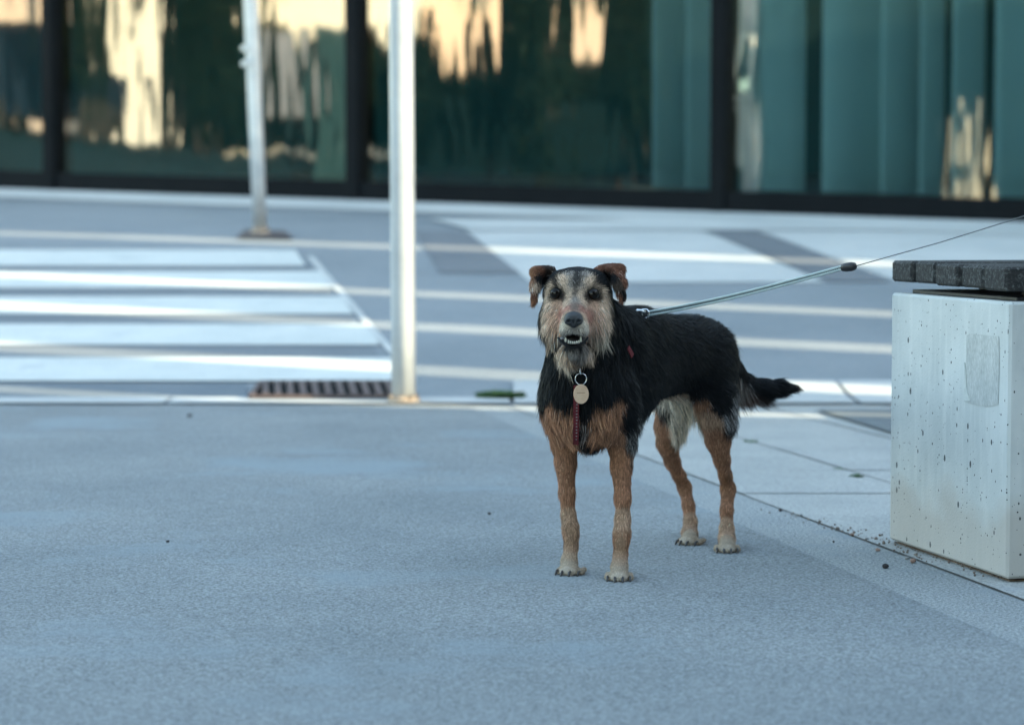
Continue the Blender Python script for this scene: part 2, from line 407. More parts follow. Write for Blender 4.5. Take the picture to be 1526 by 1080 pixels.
# ------------------------------------------------------------ posts
M['galv'] = surf_mat("galvanised_steel", (.55, .58, .6), (.68, .70, .71), 14, 90, .12, .42, .15, .001, metal=.35, spec=.5)
M['whitepaint'] = surf_mat("white_post_paint", (.44, .46, .47), (.56, .58, .58), 5, 90, .08, .35, .1, .001, spec=.6)
M['rust'] = surf_mat("rusty_plate", (.30, .22, .16), (.46, .38, .3), 30, 150, .3, .8, .4, .001)
b0 = G(602, 603)
post = empty("signpost", b0, "thick white steel post standing on the kerb beside the drain grate", "post")
rp = .5*37*b0[1]/FPX
mb = MB(); zz = np.linspace(.012, 2.7, 12); mb.tube([(b0[0]+(-.004)*z, b0[1], z) for z in zz], rp, 32); mb.build("pole", M['whitepaint'], post, True)
mb = MB(); mb.tube([(b0[0], b0[1], z) for z in (.006, .02, .0201, .03)], [rp*1.34, rp*1.34, rp*1.2, rp*1.1], 32)
for k in range(4):
    a = k*math.pi/2+.6; c = (b0[0]+rp*1.22*math.cos(a), b0[1]+rp*1.22*math.sin(a))
    mb.tube([(c[0], c[1], .018), (c[0], c[1], .032)], .006, 6)
mb.build("base_collar", M['rust'], post)
mb = MB(); mb.tube([(b0[0], b0[1], 2.7), (b0[0], b0[1], 2.71), (b0[0], b0[1], 2.735)], [rp*1.03, rp*1.03, rp*.5], 24); mb.build("cap", M['galv'], post, True)
c0 = G(388, 351)
post2 = empty("signpost", c0, "thin grey leaning post farther off at the far side of the crosswalk", "post")
r2 = .5*21*c0[1]/FPX
top2 = P(371, -60, c0[1]-.02)
dirp = (top2-c0)/np.linalg.norm(top2-c0)
mb = MB(); mb.tube([c0+dirp*t for t in (0.01, .5, 1.0, 1.6, 2.7)], r2, 20); mb.build("pole", M['galv'], post2, True)
for py in (72, 95):
    c = P(371.5, py, c0[1]); mb = MB(); mb.tube([c-dirp*.012, c+dirp*.012], r2*1.18, 20)
    mb.box(c+np.array([-.012, -r2-.03, -.012]), (.024, 0, 0), (0, .03, 0), (0, 0, .024), .003); mb.build("clamp", M['galv'], post2)
mb = MB(); mb.tube([c0+np.array([0, 0, .001]), c0+np.array([0, 0, .04])], [r2*1.5, r2*1.15], 20); mb.build("base_collar", M['rust'], post2)
mb = MB(); q = [G(352, 357), G(436, 358), G(424, 347), G(366, 345)]
quad_sheet(mb, q, .012, 4, 3); mb.build("foundation_plate", surf_mat("dark_footing", (.09, .08, .085), (.14, .12, .12), 5, 80, .3), post2)

# ------------------------------------------------------------ drain grate
M['iron'] = surf_mat("rusty_cast_iron", (.10, .075, .075), (.17, .125, .12), 12, 120, .3, .65, .4, .002, metal=.3)
M['pit_shade'] = surf_mat("painted_pit_shade", (.008, .008, .008), (.012, .012, .012), 3, 30, .1)
ga, gb = G(374, 600), G(590, 598); gc, gd_ = G(590, 575), G(372, 578)
gr = empty("drain_grate", (ga+gb)/2, "rusty slotted drain grate set in the gutter left of the thick post", "drain grate")
Lx = gb[0]-ga[0]; Y0g, Y1g = ga[1]+.0, gd_[1]
def bar(mb, x0, y0, x1, y1, w, z0, h):
    p = np.array([x0, y0]); q = np.array([x1, y1]); dd = (q-p)/np.linalg.norm(q-p); nn = np.array([-dd[1], dd[0]])*w/2
    g0 = gz(p); g1 = gz(q)
    c = [v3(p-nn, g0+z0), v3(q-nn, g1+z0), v3(q+nn, g1+z0), v3(p+nn, g0+z0), v3(p-nn, g0+z0+h), v3(q-nn, g1+z0+h), v3(q+nn, g1+z0+h), v3(p+nn, g0+z0+h)]
    mb.add(c, [(0, 3, 2, 1), (4, 5, 6, 7), (0, 1, 5, 4), (2, 3, 7, 6), (1, 2, 6, 5), (3, 0, 4, 7)])
mb = MB(); quad_sheet(mb, [(ga[0], Y0g), (gb[0], Y0g), (gb[0], Y1g), (ga[0], Y1g)], .013, 8, 4); mb.build("painted_pit_shade", M['pit_shade'], gr)  # flat near-black sheet; the darkness below the bars is put into its colour
mb = MB()
for (x0, y0, x1, y1) in ((ga[0], Y0g, gb[0], Y0g), (ga[0], Y1g, gb[0], Y1g), (ga[0], Y0g, ga[0], Y1g), (gb[0], Y0g, gb[0], Y1g)):
    bar(mb, x0, y0, x1, y1, .016, .014, .010)
mb.build("grate_frame", M['iron'], gr)
nb = 11
for k in range(nb):
    x = ga[0]+.03+(Lx-.05)*k/(nb-1); mb = MB(); bar(mb, x+.012, Y0g+.012, x-.018, Y1g-.012, .018, .016, .010); mb.build("grate_bar", M['iron'], gr)
# ------------------------------------------------------------ concrete bench
def block_mat():
    m, nt, b = new_mat("fair_faced_concrete"); L = nt.links
    geo = N_(nt, "ShaderNodeNewGeometry"); src = geo.outputs["Position"]
    n1 = N_(nt, "ShaderNodeTexNoise", Scale=6.0, Detail=6.0, Roughness=.6); L.new(src, n1.inputs["Vector"])
    mp = N_(nt, "ShaderNodeMapping"); mp.inputs["Scale"].default_value = (60, 60, 6); L.new(src, mp.inputs[0])
    n2 = N_(nt, "ShaderNodeTexNoise", Scale=1.0, Detail=4.0); L.new(mp.outputs[0], n2.inputs["Vector"])
    col = mixc(nt, ramp(nt, n1.outputs[0], [(.35, (0, 0, 0)), (.65, (1, 1, 1))]), (.45, .475, .475), (.57, .59, .585))
    col = mixc(nt, ramp(nt, n2.outputs[0], [(.5, (0, 0, 0)), (.75, (.35, .35, .35))]), col, (.70, .70, .68))
    # dirt stain rising from the foot
    sx = N_(nt, "ShaderNodeSeparateXYZ"); L.new(src, sx.inputs[0])
    n4 = N_(nt, "ShaderNodeTexNoise", Scale=9.0, Detail=4.0); L.new(src, n4.inputs["Vector"])
    ad = N_(nt, "ShaderNodeMath", operation='MULTIPLY_ADD'); L.new(n4.outputs[0], ad.inputs[0]); ad.inputs[1].default_value = -.16; L.new(sx.outputs[2], ad.inputs[2])
    col = mixc(nt, ramp(nt, ad.outputs[0], [(-.0+.0, (.65, .65, .65)), (.05, (0, 0, 0))]), col, (.44, .40, .36))
    # pores, slightly elongated
    def pores(scale, th, seed, stretchz):
        mp2 = N_(nt, "ShaderNodeMapping"); mp2.inputs["Scale"].default_value = (1, 1, stretchz); mp2.inputs["Location"].default_value = (seed, seed*2, seed); L.new(src, mp2.inputs[0])
        nz = N_(nt, "ShaderNodeTexNoise", Scale=scale*.8, Detail=1.0); L.new(mp2.outputs[0], nz.inputs["Vector"])
        vv = N_(nt, "ShaderNodeTexVoronoi", Scale=scale, Randomness=1.0); L.new(mp2.outputs[0], vv.inputs["Vector"])
        # only some cells carry a pore
        cr = N_(nt, "ShaderNodeSeparateColor"); L.new(vv.outputs["Color"], cr.inputs[0])
        s1 = N_(nt, "ShaderNodeMath", operation='MULTIPLY'); L.new(cr.outputs[0], s1.inputs[0]); L.new(cr.outputs[1], s1.inputs[1])
        s2 = N_(nt, "ShaderNodeMath", operation='POWER'); L.new(s1.outputs[0], s2.inputs[0]); s2.inputs[1].default_value = 2.2
        s3 = N_(nt, "ShaderNodeMath", operation='MULTIPLY'); L.new(s2.outputs[0], s3.inputs[0]); s3.inputs[1].default_value = th
        lt = N_(nt, "ShaderNodeMath", operation='LESS_THAN'); L.new(vv.outputs["Distance"], lt.inputs[0]); L.new(s3.outputs[0], lt.inputs[1])
        return lt.outputs[0]
    p1 = pores(95, .42, 3, .6); p2 = pores(34, .16, 9, .35); p3 = pores(190, .45, 5, 1)
    mx = N_(nt, "ShaderNodeMath", operation='MAXIMUM'); L.new(p1, mx.inputs[0]); L.new(p2, mx.inputs[1])
    mx2 = N_(nt, "ShaderNodeMath", operation='MAXIMUM'); L.new(mx.outputs[0], mx2.inputs[0]); L.new(p3, mx2.inputs[1])
    col = mixc(nt, mx2.outputs[0], col, (.07, .075, .08))
    L.new(col, b.inputs["Base Color"]); b.inputs["Roughness"].default_value = .8; b.inputs["Specular IOR Level"].default_value = .3
    n5 = N_(nt, "ShaderNodeTexNoise", Scale=260.0, Detail=3.0); L.new(src, n5.inputs["Vector"])
    sub = N_(nt, "ShaderNodeMath", operation='SUBTRACT'); L.new(n5.outputs[0], sub.inputs[0]); L.new(mx2.outputs[0], sub.inputs[1])
    bp = N_(nt, "ShaderNodeBump", Strength=.35, Distance=.0015); L.new(sub.outputs[0], bp.inputs["Height"]); L.new(bp.outputs[0], b.inputs["Normal"])
    return m
M['block'] = block_mat()
n0 = G(1500, 875); f0 = G(1325, 814)
fd = (f0-n0)[:2]; FL = np.linalg.norm(fd); fd = fd/FL; rd = np.array([fd[1], -fd[0]])
ZB = .012                                # foot gap
bench = empty("bench", n0, "concrete bench with dark weathered wooden planks at the right edge", "bench")
TOPB = P(1507, 450, n0[1])[2]
bl = MB()
# block with finely chamfered edges
bl.box(v3(n0[:2], ZB), v3(rd*.62, 0), v3(fd*FL, 0), (0, 0, TOPB-ZB), .004)
bl.build("concrete_base", M['block'], bench)
mb = MB(); mb.box(v3(n0[:2]+rd*.010+fd*.012, .0055), v3(rd*.59, 0), v3(fd*(FL-.018), 0), (0, 0, ZB-.0087)); mb.build("footing", surf_mat("brown_mortar", (.16, .11, .08), (.24, .17, .12), 12, 120, .4), bench)
mb = MB(); mb.box(v3(n0[:2]+rd*.02+fd*.02, TOPB+.0005), v3(rd*1.6, 0), v3(fd*(FL-.06), 0), (0, 0, .006), .001)
mb.box(v3(n0[:2]+rd*.055+fd*.03, TOPB+.0067), v3(rd*1.5, 0), v3(fd*.05, 0), (0, 0, .0165), .001)
mb.box(v3(n0[:2]+rd*.12+fd*.33, TOPB+.0067), v3(rd*1.4, 0), v3(fd*.05, 0), (0, 0, .0165), .001)
mb.build("support_frame", surf_mat("black_steel", (.01, .01, .012), (.016, .016, .018), 3, 60, .2, .5), bench)
def plank_mat():
    m, nt, b = new_mat("weathered_plank"); L = nt.links
    geo = N_(nt, "ShaderNodeNewGeometry")
    ang = math.atan2(rd[1], rd[0])
    mp = N_(nt, "ShaderNodeMapping", vector_type='POINT'); mp.inputs["Rotation"].default_value = (0, 0, -ang); L.new(geo.outputs["Position"], mp.inputs[0])
    mp2 = N_(nt, "ShaderNodeMapping"); mp2.inputs["Scale"].default_value = (8, 130, 90); L.new(mp.outputs[0], mp2.inputs[0])
    n = N_(nt, "ShaderNodeTexNoise", Scale=1.0, Detail=5.0, Roughness=.7); L.new(mp2.outputs[0], n.inputs["Vector"])
    n2 = N_(nt, "ShaderNodeTexNoise", Scale=170.0, Detail=4.0, Roughness=.7); L.new(geo.outputs["Position"], n2.inputs["Vector"])
    n3 = N_(nt, "ShaderNodeTexNoise", Scale=30.0, Detail=4.0); L.new(geo.outputs["Position"], n3.inputs["Vector"])
    c = ramp(nt, n.outputs[0], [(.3, (.010, .011, .012)), (.55, (.034, .034, .034)), (.75, (.09, .088, .084))])
    c = mixc(nt, ramp(nt, n2.outputs[0], [(.52, (0, 0, 0)), (.7, (.7, .7, .7))]), c, (.15, .16, .16))
    c = mixc(nt, ramp(nt, n3.outputs[0], [(.55, (0, 0, 0)), (.75, (.6, .6, .6))]), c, (.03, .032, .035))
    L.new(c, b.inputs["Base Color"]); b.inputs["Roughness"].default_value = .85; b.inputs["Specular IOR Level"].default_value = .3
    bp = N_(nt, "ShaderNodeBump", Strength=.7, Distance=.002); L.new(n.outputs[0], bp.inputs["Height"]); L.new(bp.outputs[0], b.inputs["Normal"])
    return m
M['plank'] = plank_mat()
PZ = P(1330, 419, f0[1])[2]; PT = P(1332, 388, f0[1])[2]-PZ
edges = [(1330, 1358), (1359, 1392), (1396, 1429.5), (1431, 1464), (1470, 1507)]
# plank positions along the block's left face
pw = FL/5.02
over = [.001, .0, .002, .0, .004]
for k in range(5):
    f1 = FL-k*pw-pw+.006+(.0 if k != 2 else 0); wdt = pw-(.008 if k in (0, 2) else .014)
    zo = PZ-(.004 if k == 4 else 0)-(.002 if k in (2, 3) else 0)
    mb = MB(); n = 1
    o = v3(n0[:2]+fd*f1-rd*over[k], zo); mb.box(o, v3(rd*1.75, 0), v3(fd*wdt, 0), (0, 0, PT+(.002 if k == 4 else 0)), .004)
    mb.build("plank", M['plank'], bench)
mb = MB()
for dx in (2.1-.62,):
    mb.box(v3(n0[:2]+rd*dx, ZB), v3(rd*.62, 0), v3(fd*FL, 0), (0, 0, TOPB-ZB), .004)
mb.build("concrete_base", M['block'], bench)
# remains of a torn-off sticker on the left face
def on_face(px, py, out):
    u, ry, rz = ray(px, py); nn = -rd
    t = np.dot(v3(n0[:2], 0)[:2]-0, nn)/(u*nn[0]+ry*nn[1]); return np.array([u*t, ry*t, CAM_H+rz*t])-np.array([rd[0], rd[1], 0])*out
def slab_on_face(poly, thick, name, mat):
    a = [on_face(x, y, .0004) for x, y in poly]; b = [on_face(x, y, .0004+thick) for x, y in poly]; n = len(poly)
    return mesh_obj(name, a+b, [tuple(range(n)), tuple(range(n, 2*n))[::-1]]+[(i, i+n, (i+1) % n+n, (i+1) % n) for i in range(n)], mat, bench)
slab_on_face([(1441, 500), (1446, 497), (1489, 501), (1490, 540), (1488, 603), (1470, 606), (1442, 600), (1440, 560)], .0003, "sticker_residue",
             surf_mat("glue_residue", (.44, .465, .465), (.56, .58, .575), 40, 300, .3, .6, .4, .001, stretch=(1, 1, .4)))
slab_on_face([(1438.5, 540), (1440.5, 552), (1441, 575), (1444, 588), (1447, 597), (1438, 598)], .0012, "torn_paper", M['paint'])
# ------------------------------------------------------------ what stands off to the left and is mirrored in the glass
def mir(px, Yv, off=0.0):
    """real ground place of what the glass shows at column px and mirrored depth Yv"""
    v = np.array([(px-W/2)/FPX*Yv, Yv]); return v-2*np.dot(v-QF, NF)*NF
def obj_box(mb, c, w, d, z0, h, ang, bev=.01):
    ca, sa = math.cos(ang), math.sin(ang); ax = np.array([ca, sa]); ay = np.array([-sa, ca])
    mb.box(v3(np.asarray(c)-ax*w/2-ay*d/2, z0), v3(ax*w, 0), v3(ay*d, 0), (0, 0, h), bev)
M['render_cream'] = surf_mat("cream_render", (.68, .64, .56), (.76, .72, .65), .6, 20, .1, .9, .2, .003)
M['render_pink'] = surf_mat("peach_render", (.58, .46, .38), (.66, .53, .45), .6, 20, .1, .9, .2, .003)
M['dark_glass'] = surf_mat("dark_window", (.02, .03, .04), (.04, .05, .06), .6, 5, .1, .15, .05, .001, spec=.6)
def house(px0, px1, Yv, h, mat, label, floors=3, z_first=3.6):
    a, b = mir(px0, Yv), mir(px1, Yv+.01)
    c = (a+b)/2; w = np.linalg.norm(b-a); ang = math.atan2((b-a)[1], (b-a)[0]); z = gz(c)-.3
    out = np.array([math.sin(ang), -math.cos(ang)])
    if out[0] < 0: out = -out
    hs = empty("townhouse", v3(c, z), label, "building", "sunlit houses along the side street")
    mb = MB(); obj_box(mb, c-out*3, w, 6, z, h, ang); mb.build("wall", mat, hs)
    mb = MB(); obj_box(mb, c-out*2.9, w+.4, 6.6, z+h+.002, .25, ang, .04); mb.build("roof_slab", M['wall_dark'], hs)
    e = (b-a)/w; nw = max(2, int(w/2.0))
    for f in range(floors):
        for k in range(nw):
            s_ = (k+.5)/nw*w; q = a+e*s_+out*.02; zz = z+z_first+f*2.8
            if zz+1.4 > z+h: continue
            m1 = MB(); m1.box(v3(q-e*.45, zz), v3(e*.9, 0), v3(out*.06, 0), (0, 0, 1.4), .01); fr = m1.build("window", M['render_cream'], hs)
            m2 = MB(); m2.box(v3(q-e*.38+out*.062, zz+.07), v3(e*.76, 0), v3(out*.01, 0), (0, 0, 1.26)); m2.build("pane", M['dark_glass'], fr)
    return hs
house(-160, 120, 44, 7.5, M['render_pink'], "peach rendered house at the far left of the side street", 3)
house(135, 262, 43, 9, M['render_cream'], "tall cream rendered house beside the cypress", 3)
house(345, 640, 46, 8, M['render_cream'], "wide pale cream house behind the advertising board", 3)
house(650, 990, 50, 9, M['render_pink'], "peach rendered house behind the row of garden trees", 3)
M['painted_shade'] = surf_mat("painted_shade_cladding", (.006, .014, .016), (.010, .02, .022), .6, 20, .1, .98, .1, .002, spec=0.0)  # near-black base colour stands in for shade
oh = house(975, 1900, 36, 4.0, M['painted_shade'], "near-black windowless mass added to mirror dark in the right panes", 0)  # mass added so the right panes mirror dark; its shade is in the colour
oh["group"] = "dark mass added to the mirrored street"
# trees
M['leaf'] = surf_mat("tree_leaves", (.005, .012, .010), (.012, .022, .012), 3, 20, .2, .8, .1, .001, spec=.06)
M['bark'] = surf_mat("tree_bark", (.018, .015, .012), (.03, .024, .02), 12, 60, .4, .9, .6, .01)
def tree(px, Yv, h, rx, label, kind='round', base=.25, n=3800, leaf=.085, c=None):
    c = mir(px, Yv) if c is None else np.asarray(c); z = gz(c)
    t = empty("cypress_tree" if kind == 'column' else "street_tree", v3(c, z), label, "tree", "trees along the side street")
    r = np.random.default_rng(int(abs(px)*13+Yv))
    mb = MB(); th = h*(base+.3); pts = [v3(c+np.array([.05*math.sin(k), .04*math.cos(k*1.3)]), z-.05+th*k/6) for k in range(7)]
    mb.tube(pts, np.linspace(.05*h/3+.03, .03, 7), 9)
    for k in range(7):
        a = r.uniform(0, 6.28); z0 = z+h*base+r.uniform(0, .25)*h; q = np.array([math.cos(a), math.sin(a)])*rx*.7
        mb.tube([v3(c, z0), v3(c+q*.5, z0+.12*h), v3(c+q, z0+.3*h)], [.035, .022, .01], 6)
    mb.build("trunk", M['bark'], t, True)
    # crown: leaf quads gathered in clumps
    nc = 40 if kind == 'round' else 50
    cc = r.normal(size=(nc, 3)); cc /= np.linalg.norm(cc, axis=1)[:, None]; cc *= r.uniform(.45, 1, nc)[:, None]
    rz = h*(1-base)/2; cz = z+h*base+rz
    if kind == 'column': cc[:, :2] *= np.clip(1.05-np.abs(cc[:, 2:3])**2*.7, .2, 1)
    cl = cc*np.array([rx, rx, rz])*.82
    n = n*2; pick = r.integers(0, nc, n); p = cl[pick]+r.normal(size=(n, 3))*np.array([rx, rx, rz*.6])*.17
    p += np.array([c[0], c[1], cz]); u = r.normal(size=(n, 3)); u /= np.linalg.norm(u, axis=1)[:, None]
    w = np.cross(u, r.normal(size=(n, 3))); w /= np.linalg.norm(w, axis=1)[:, None]; s_ = r.uniform(.5, 1.1, n)[:, None]*leaf
    V = np.stack([p-u*s_, p+w*s_*.5, p+u*s_, p-w*s_*.5], 1).reshape(-1, 3)
    fast_mesh("crown", V, [np.arange(4*n).reshape(-1, 4)], M['leaf'], t, False)
tree(124, 30, 3.6, .32, "slim dark cypress standing by the dark blue van", 'column', .05, 5000)
tree(262, 33, 4.6, .42, "narrow dark tree at the right of the cream house", 'column', .04, 4200)
tree(315, 32, 4.2, .62, "bushy dark tree left of the advertising board", 'round', .04, 6000)
tree(628, 31, 2.3, .35, "first dark garden tree from the far pavement", 'round', .05, 4200)
tree(745, 33, 2.9, .30, "slim shrub tree second in the garden row", 'round', .03, 4200)
tree(808, 30, 3.2, .42, "middle bushy tree of the garden row", 'round', .03, 6000)
tree(935, 31, 3.9, .42, "last and tallest tree of the garden row", 'round', .03, 6000)
tree(500, 36, 2.0, .5, "low clipped bush behind the advertising board", 'round', .02, 3000)
M['streak_post'] = surf_mat("streak_post_cream", (.36, .33, .27), (.50, .46, .38), 9, 40, .3)
def hedge(px0, px1, Yv, py_top, label):
    a, b = mir(px0, Yv), mir(px1, Yv); r = np.random.default_rng(int(px0)); n = 16000
    za = gz(a); zt = CAM_H+(HORIZON-py_top)/FPX*Yv; e = b-a; L_ = np.linalg.norm(e); e = e/L_; o_ = np.array([e[1], -e[0]])
    s_ = r.uniform(0, L_, n); z = za+(zt-za)*r.uniform(0, 1, n)*(1+.10*np.sin(s_*5)+.06*np.sin(s_*13)); w = r.uniform(-.35, .35, n)
    p = np.stack([a[0]+e[0]*s_+o_[0]*w, a[1]+e[1]*s_+o_[1]*w, z], 1); u = r.normal(size=(n, 3)); u /= np.linalg.norm(u, axis=1)[:, None]
    q = np.cross(u, r.normal(size=(n, 3))); q /= np.linalg.norm(q, axis=1)[:, None]; sz = r.uniform(.06, .12, n)[:, None]
    V = np.stack([p-u*sz, p+q*sz*.6, p+u*sz, p-q*sz*.6], 1).reshape(-1, 3)
    t = empty("hedge", v3((a+b)/2, gz((a+b)/2)), label, "hedge"); fast_mesh("foliage", V, [np.arange(4*n).reshape(-1, 4)], M['leaf'], t, False)
    mb = MB()
    for k in range(7):
        c = a+e*L_*(k+.5)/7; mb.tube([v3(c, gz(c)-.05), v3(c, zt-.5)], [.04, .02], 7)
    mb.build("stems", M['bark'], t)
hedge(255, 625, 37, 62, "dark clipped hedge behind the advertising board")
hedge(600, 960, 36, 105, "lower dark hedge behind the row of garden trees")
for px, Yv, pt, lb in ((1452, 23, 148, "taller cream post added as a bright streak in the glass"), (1416, 23.3, 172, "shorter cream post added as a bright streak in the glass")):  # posts added to show as bright streaks mirrored in the panes
    c = mir(px, Yv); zt = CAM_H+(HORIZON-pt)/FPX*Yv; w = .095; z = gz(c)
    gp = empty("mirror_streak_post", v3(c, z), lb, "mirror_streak_post", "posts added for bright streaks in the glass"); mb = MB(); obj_box(mb, c, w, w, z-.05, zt-z, .3, .006); mb.build("shaft", M['streak_post'], gp)
    mb = MB(); obj_box(mb, c, w+.03, w+.03, zt-.048, .03, .3, .006); mb.build("cap_stone", M['streak_post'], gp)
# garden wall behind the trees, its deep shade put into the colour
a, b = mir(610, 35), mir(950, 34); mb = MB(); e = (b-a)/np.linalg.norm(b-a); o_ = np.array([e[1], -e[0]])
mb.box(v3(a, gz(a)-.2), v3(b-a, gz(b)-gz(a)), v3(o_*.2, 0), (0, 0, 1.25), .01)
gw = mb.build("garden_wall", M['painted_shade'], None, origin=v3((a+b)/2, gz((a+b)/2))); tag(gw, "low dark garden wall behind the row of trees", "wall")
# advertising board
M['vanframe'] = surf_mat("grey_board_frame", (.12, .13, .15), (.16, .17, .19), 5, 60, .1, .6)
c = mir(425, 26); z = gz(c); e = mir(426, 26)-mir(424, 26); e = e/np.linalg.norm(e); o_ = np.array([-e[1], e[0]])
if np.dot(o_, QF-c) < 0: o_ = -o_
ad = empty("advertising_board", v3(c, z), "grey poster board on two legs across the side street", "sign")
hz = lambda py, Yv: CAM_H-(py-HORIZON)/FPX*Yv
wB = 72*26/FPX
mb = MB(); mb.box(v3(c-e*wB/2-o_*.05, hz(178, 26)), v3(e*wB, 0), v3(o_*.08, 0), (0, 0, hz(48, 26)-hz(178, 26)), .01); mb.build("board", M['vanframe'], ad)
mb = MB(); mb.box(v3(c-e*(wB/2-.03)+o_*.031, hz(172, 26)), v3(e*(wB-.06), 0), v3(o_*.004, 0), (0, 0, hz(54, 26)-hz(172, 26))); mb.build("poster", surf_mat("faded_poster", (.10, .12, .16), (.30, .31, .36), 3.5, 20, .1, .5, .05, .001), ad)
for sg in (-1, 1):
    mb = MB(); q = c+e*sg*wB*.4; mb.tube([v3(q, z-.05), v3(q, hz(178, 26)+.02)], .03, 10); mb.build("leg", M['frame'], ad)
c = mir(487, 27); mb = MB(); obj_box(mb, c, 34*27/FPX, .3, gz(c), hz(45, 27)-gz(c), math.atan2(e[1], e[0]), .03)
kc = mb.build("cabinet_body", surf_mat("teal_cabinet", (.01, .04, .05), (.015, .05, .06), 2, 30, .1, .5), None, origin=v3(c, gz(c)))
kc.name = "street_cabinet"; tag(kc, "tall teal street cabinet beside the poster board", "cabinet")
# van
c = mir(70, 31); z = gz(c); e = mir(71, 31)-mir(69, 31); e = e/np.linalg.norm(e)
if e[0] < 0: e = -e
fr_ = e; up = np.array([0, 0, 1.]); sd_ = np.array([-e[1], e[0]])
van = empty("parked_van", v3(c, z), "dark blue van parked in the side street", "van")
M['vanpaint'] = surf_mat("dark_blue_paint", (.004, .012, .026), (.006, .016, .034), 2, 30, .05, .5, .02, .001, spec=.2)
prof = [(-1.2, .25), (1.15, .25), (1.25, .45), (1.22, .75), (.85, .85), (.5, 1.35), (.3, 1.42), (-1.1, 1.42), (-1.22, 1.2), (-1.25, .5)]
V = []; n = len(prof)
for sgn in (-.48, .48):
    for a, h in prof:
        V.append(v3(c+fr_*a*.85+sd_*sgn*(1-.12*(h > .9)), z+h))
mesh_obj("body", V, [tuple(range(n))[::-1], tuple(range(n, 2*n))]+[(i, (i+1) % n, (i+1) % n+n, i+n) for i in range(n)], M['vanpaint'], van)
for sgn in (-1, 1):
    for a in (-.78, .78):
        q = c+fr_*a*.85+sd_*sgn*.44; mb = MB(); mb.tube([v3(q-sd_*.07, z+.25), v3(q+sd_*.07, z+.25)], .25, 20); mb.build("wheel", surf_mat("tyre_rubber", (.015, .015, .015), (.03, .03, .03), 5, 60, .2), van)
    w_ = [(.45, .85), (.72, .9), (.46, 1.3), (.1, 1.32), (.1, .88)]
    V = [v3(c+fr_*a*.85+sd_*sgn*(.462+.02*(1.35-h)), z+h) for a, h in w_]; mesh_obj("side_window", V, [tuple(range(5))], M['dark_glass'], van)
    q = c-fr_*1.07+sd_*sgn*.36; mb = MB(); mb.box(v3(q-fr_*.03, z+.75), v3(fr_*.04, 0), v3(sd_*.07, 0), (0, 0, .3), .005); mb.build("tail_lamp", surf_mat("red_lens", (.5, .02, .02), (.6, .03, .02), 3, 30, .1, .2), van)
# ------------------------------------------------------------ unseen light blockers: slotted screen at right, tall block behind the camera
M['fin'] = surf_mat("sun_strip_screen_concrete", (.42, .42, .41), (.52, .52, .5), 2, 60, .2, .85, .3, .002)
XW = 5.4; slope = -SUN_XY[1]/SUN_XY[0]
def yw(Y0): return Y0-XW*slope*1.0
streaks = [(6.79, .16), (7.58, .22), (8.54, .22), (9.45, .20), (11.1, .22), (12.75, .42)]
gaps = sorted((yw(y)-w/2, yw(y)+w/2) for y, w in streaks)
bk = empty("sky_light_blocker", (3, -3, 0), "plain grey block added behind the camera to cut sky light", "building")  # added out of view to keep sky light off the bench's near face
mb = MB(); mb.box((-1.6, -9, -.2), (6.8, 0, 0), (0, 6, 0), (0, 0, 9), .02); mb.build("wall", M['wall_dark'], bk)
for k in range(3):
    for f in range(3):
        m1 = MB(); m1.box((-1.2+k*2.2, -3.02, 1+f*2.8), (1.6, 0, 0), (0, .06, 0), (0, 0, 1.5), .01); fr = m1.build("window", M['frame'], bk)
        m2 = MB(); m2.box((-1.12+k*2.2, -2.958, 1.08+f*2.8), (1.44, 0, 0), (0, .01, 0), (0, 0, 1.34)); m2.build("pane", M['dark_glass'], fr)
cl = empty("sun_strip_screen", (XW, 6, 0), "tall slotted screen right of the road, added to cut the sun into strips", "wall")  # added out of view; shades the plaza, its gaps shape the sun strips
edges_ = [-5.0]+[v for g in gaps for v in g]+[11.3]
TH_W = .12
for k in range(0, len(edges_), 2):
    a, b = edges_[k], edges_[k+1]
    if b-a < .02: continue
    mb = MB(); g0 = float(ground_h(XW, (a+b)/2)); mb.box((XW, a, min(float(ground_h(XW, a)), g0)-.1), (TH_W, 0, 0), (0, b-a, 0), (0, 0, 4.3-g0), .01); mb.build("screen_panel", M['fin'], cl)
mb = MB(); mb.box((XW-.03, -5, 4.25), (TH_W+.06, 0, 0), (0, 16.3, 0), (0, 0, .35), .01); mb.build("screen_beam", M['fin'], cl)

# ------------------------------------------------------------ weeds, pebbles
M['weed'] = surf_mat("weed_leaf", (.05, .12, .045), (.10, .18, .07), 30, 90, .2, .6)
def weed(p, label, n, r, h):
    p = np.asarray(p); q = np.random.default_rng(int(p[1]*1000)); mb = MB()
    for k in range(n):
        a = q.uniform(0, 6.28); rr = r*math.sqrt(q.uniform(0, 1)); b = p+np.array([math.cos(a)*rr*1.0, math.sin(a)*rr*.6, .004])
        L_ = h*q.uniform(.5, 1.1); d_ = np.array([math.cos(a)*.8+q.normal()*.3, math.sin(a)*.8+q.normal()*.3, .9]); d_ /= np.linalg.norm(d_); w = np.array([-d_[1], d_[0], 0]); w /= np.linalg.norm(w)+1e-6; ww = .12*L_+.001
        mb.add([b-w*ww*.5, b+w*ww*.5, b+d_*L_*.6+w*ww, b+d_*L_+np.array([0, 0, -.25*L_]), b+d_*L_*.6-w*ww], [(0, 1, 2, 3, 4)])
    o = mb.build("weed", M['weed'], None, origin=p); tag(o, label, "weed", "weeds growing in the joints"); return o
weed(G(745, 597), "wide green weed tuft in the pale kerb right of the thick post", 420, .055, .042)
weed(G(1278, 715), "small dark weed in the slab joint just left of the bench", 40, .012, .014)
weed(G(1118, 662), "tiny weed in the slab joint behind the dog's hind legs", 30, .016, .012)
weed(G(1252, 703), "thin weed sliver left of the weed by the bench", 24, .010, .009)
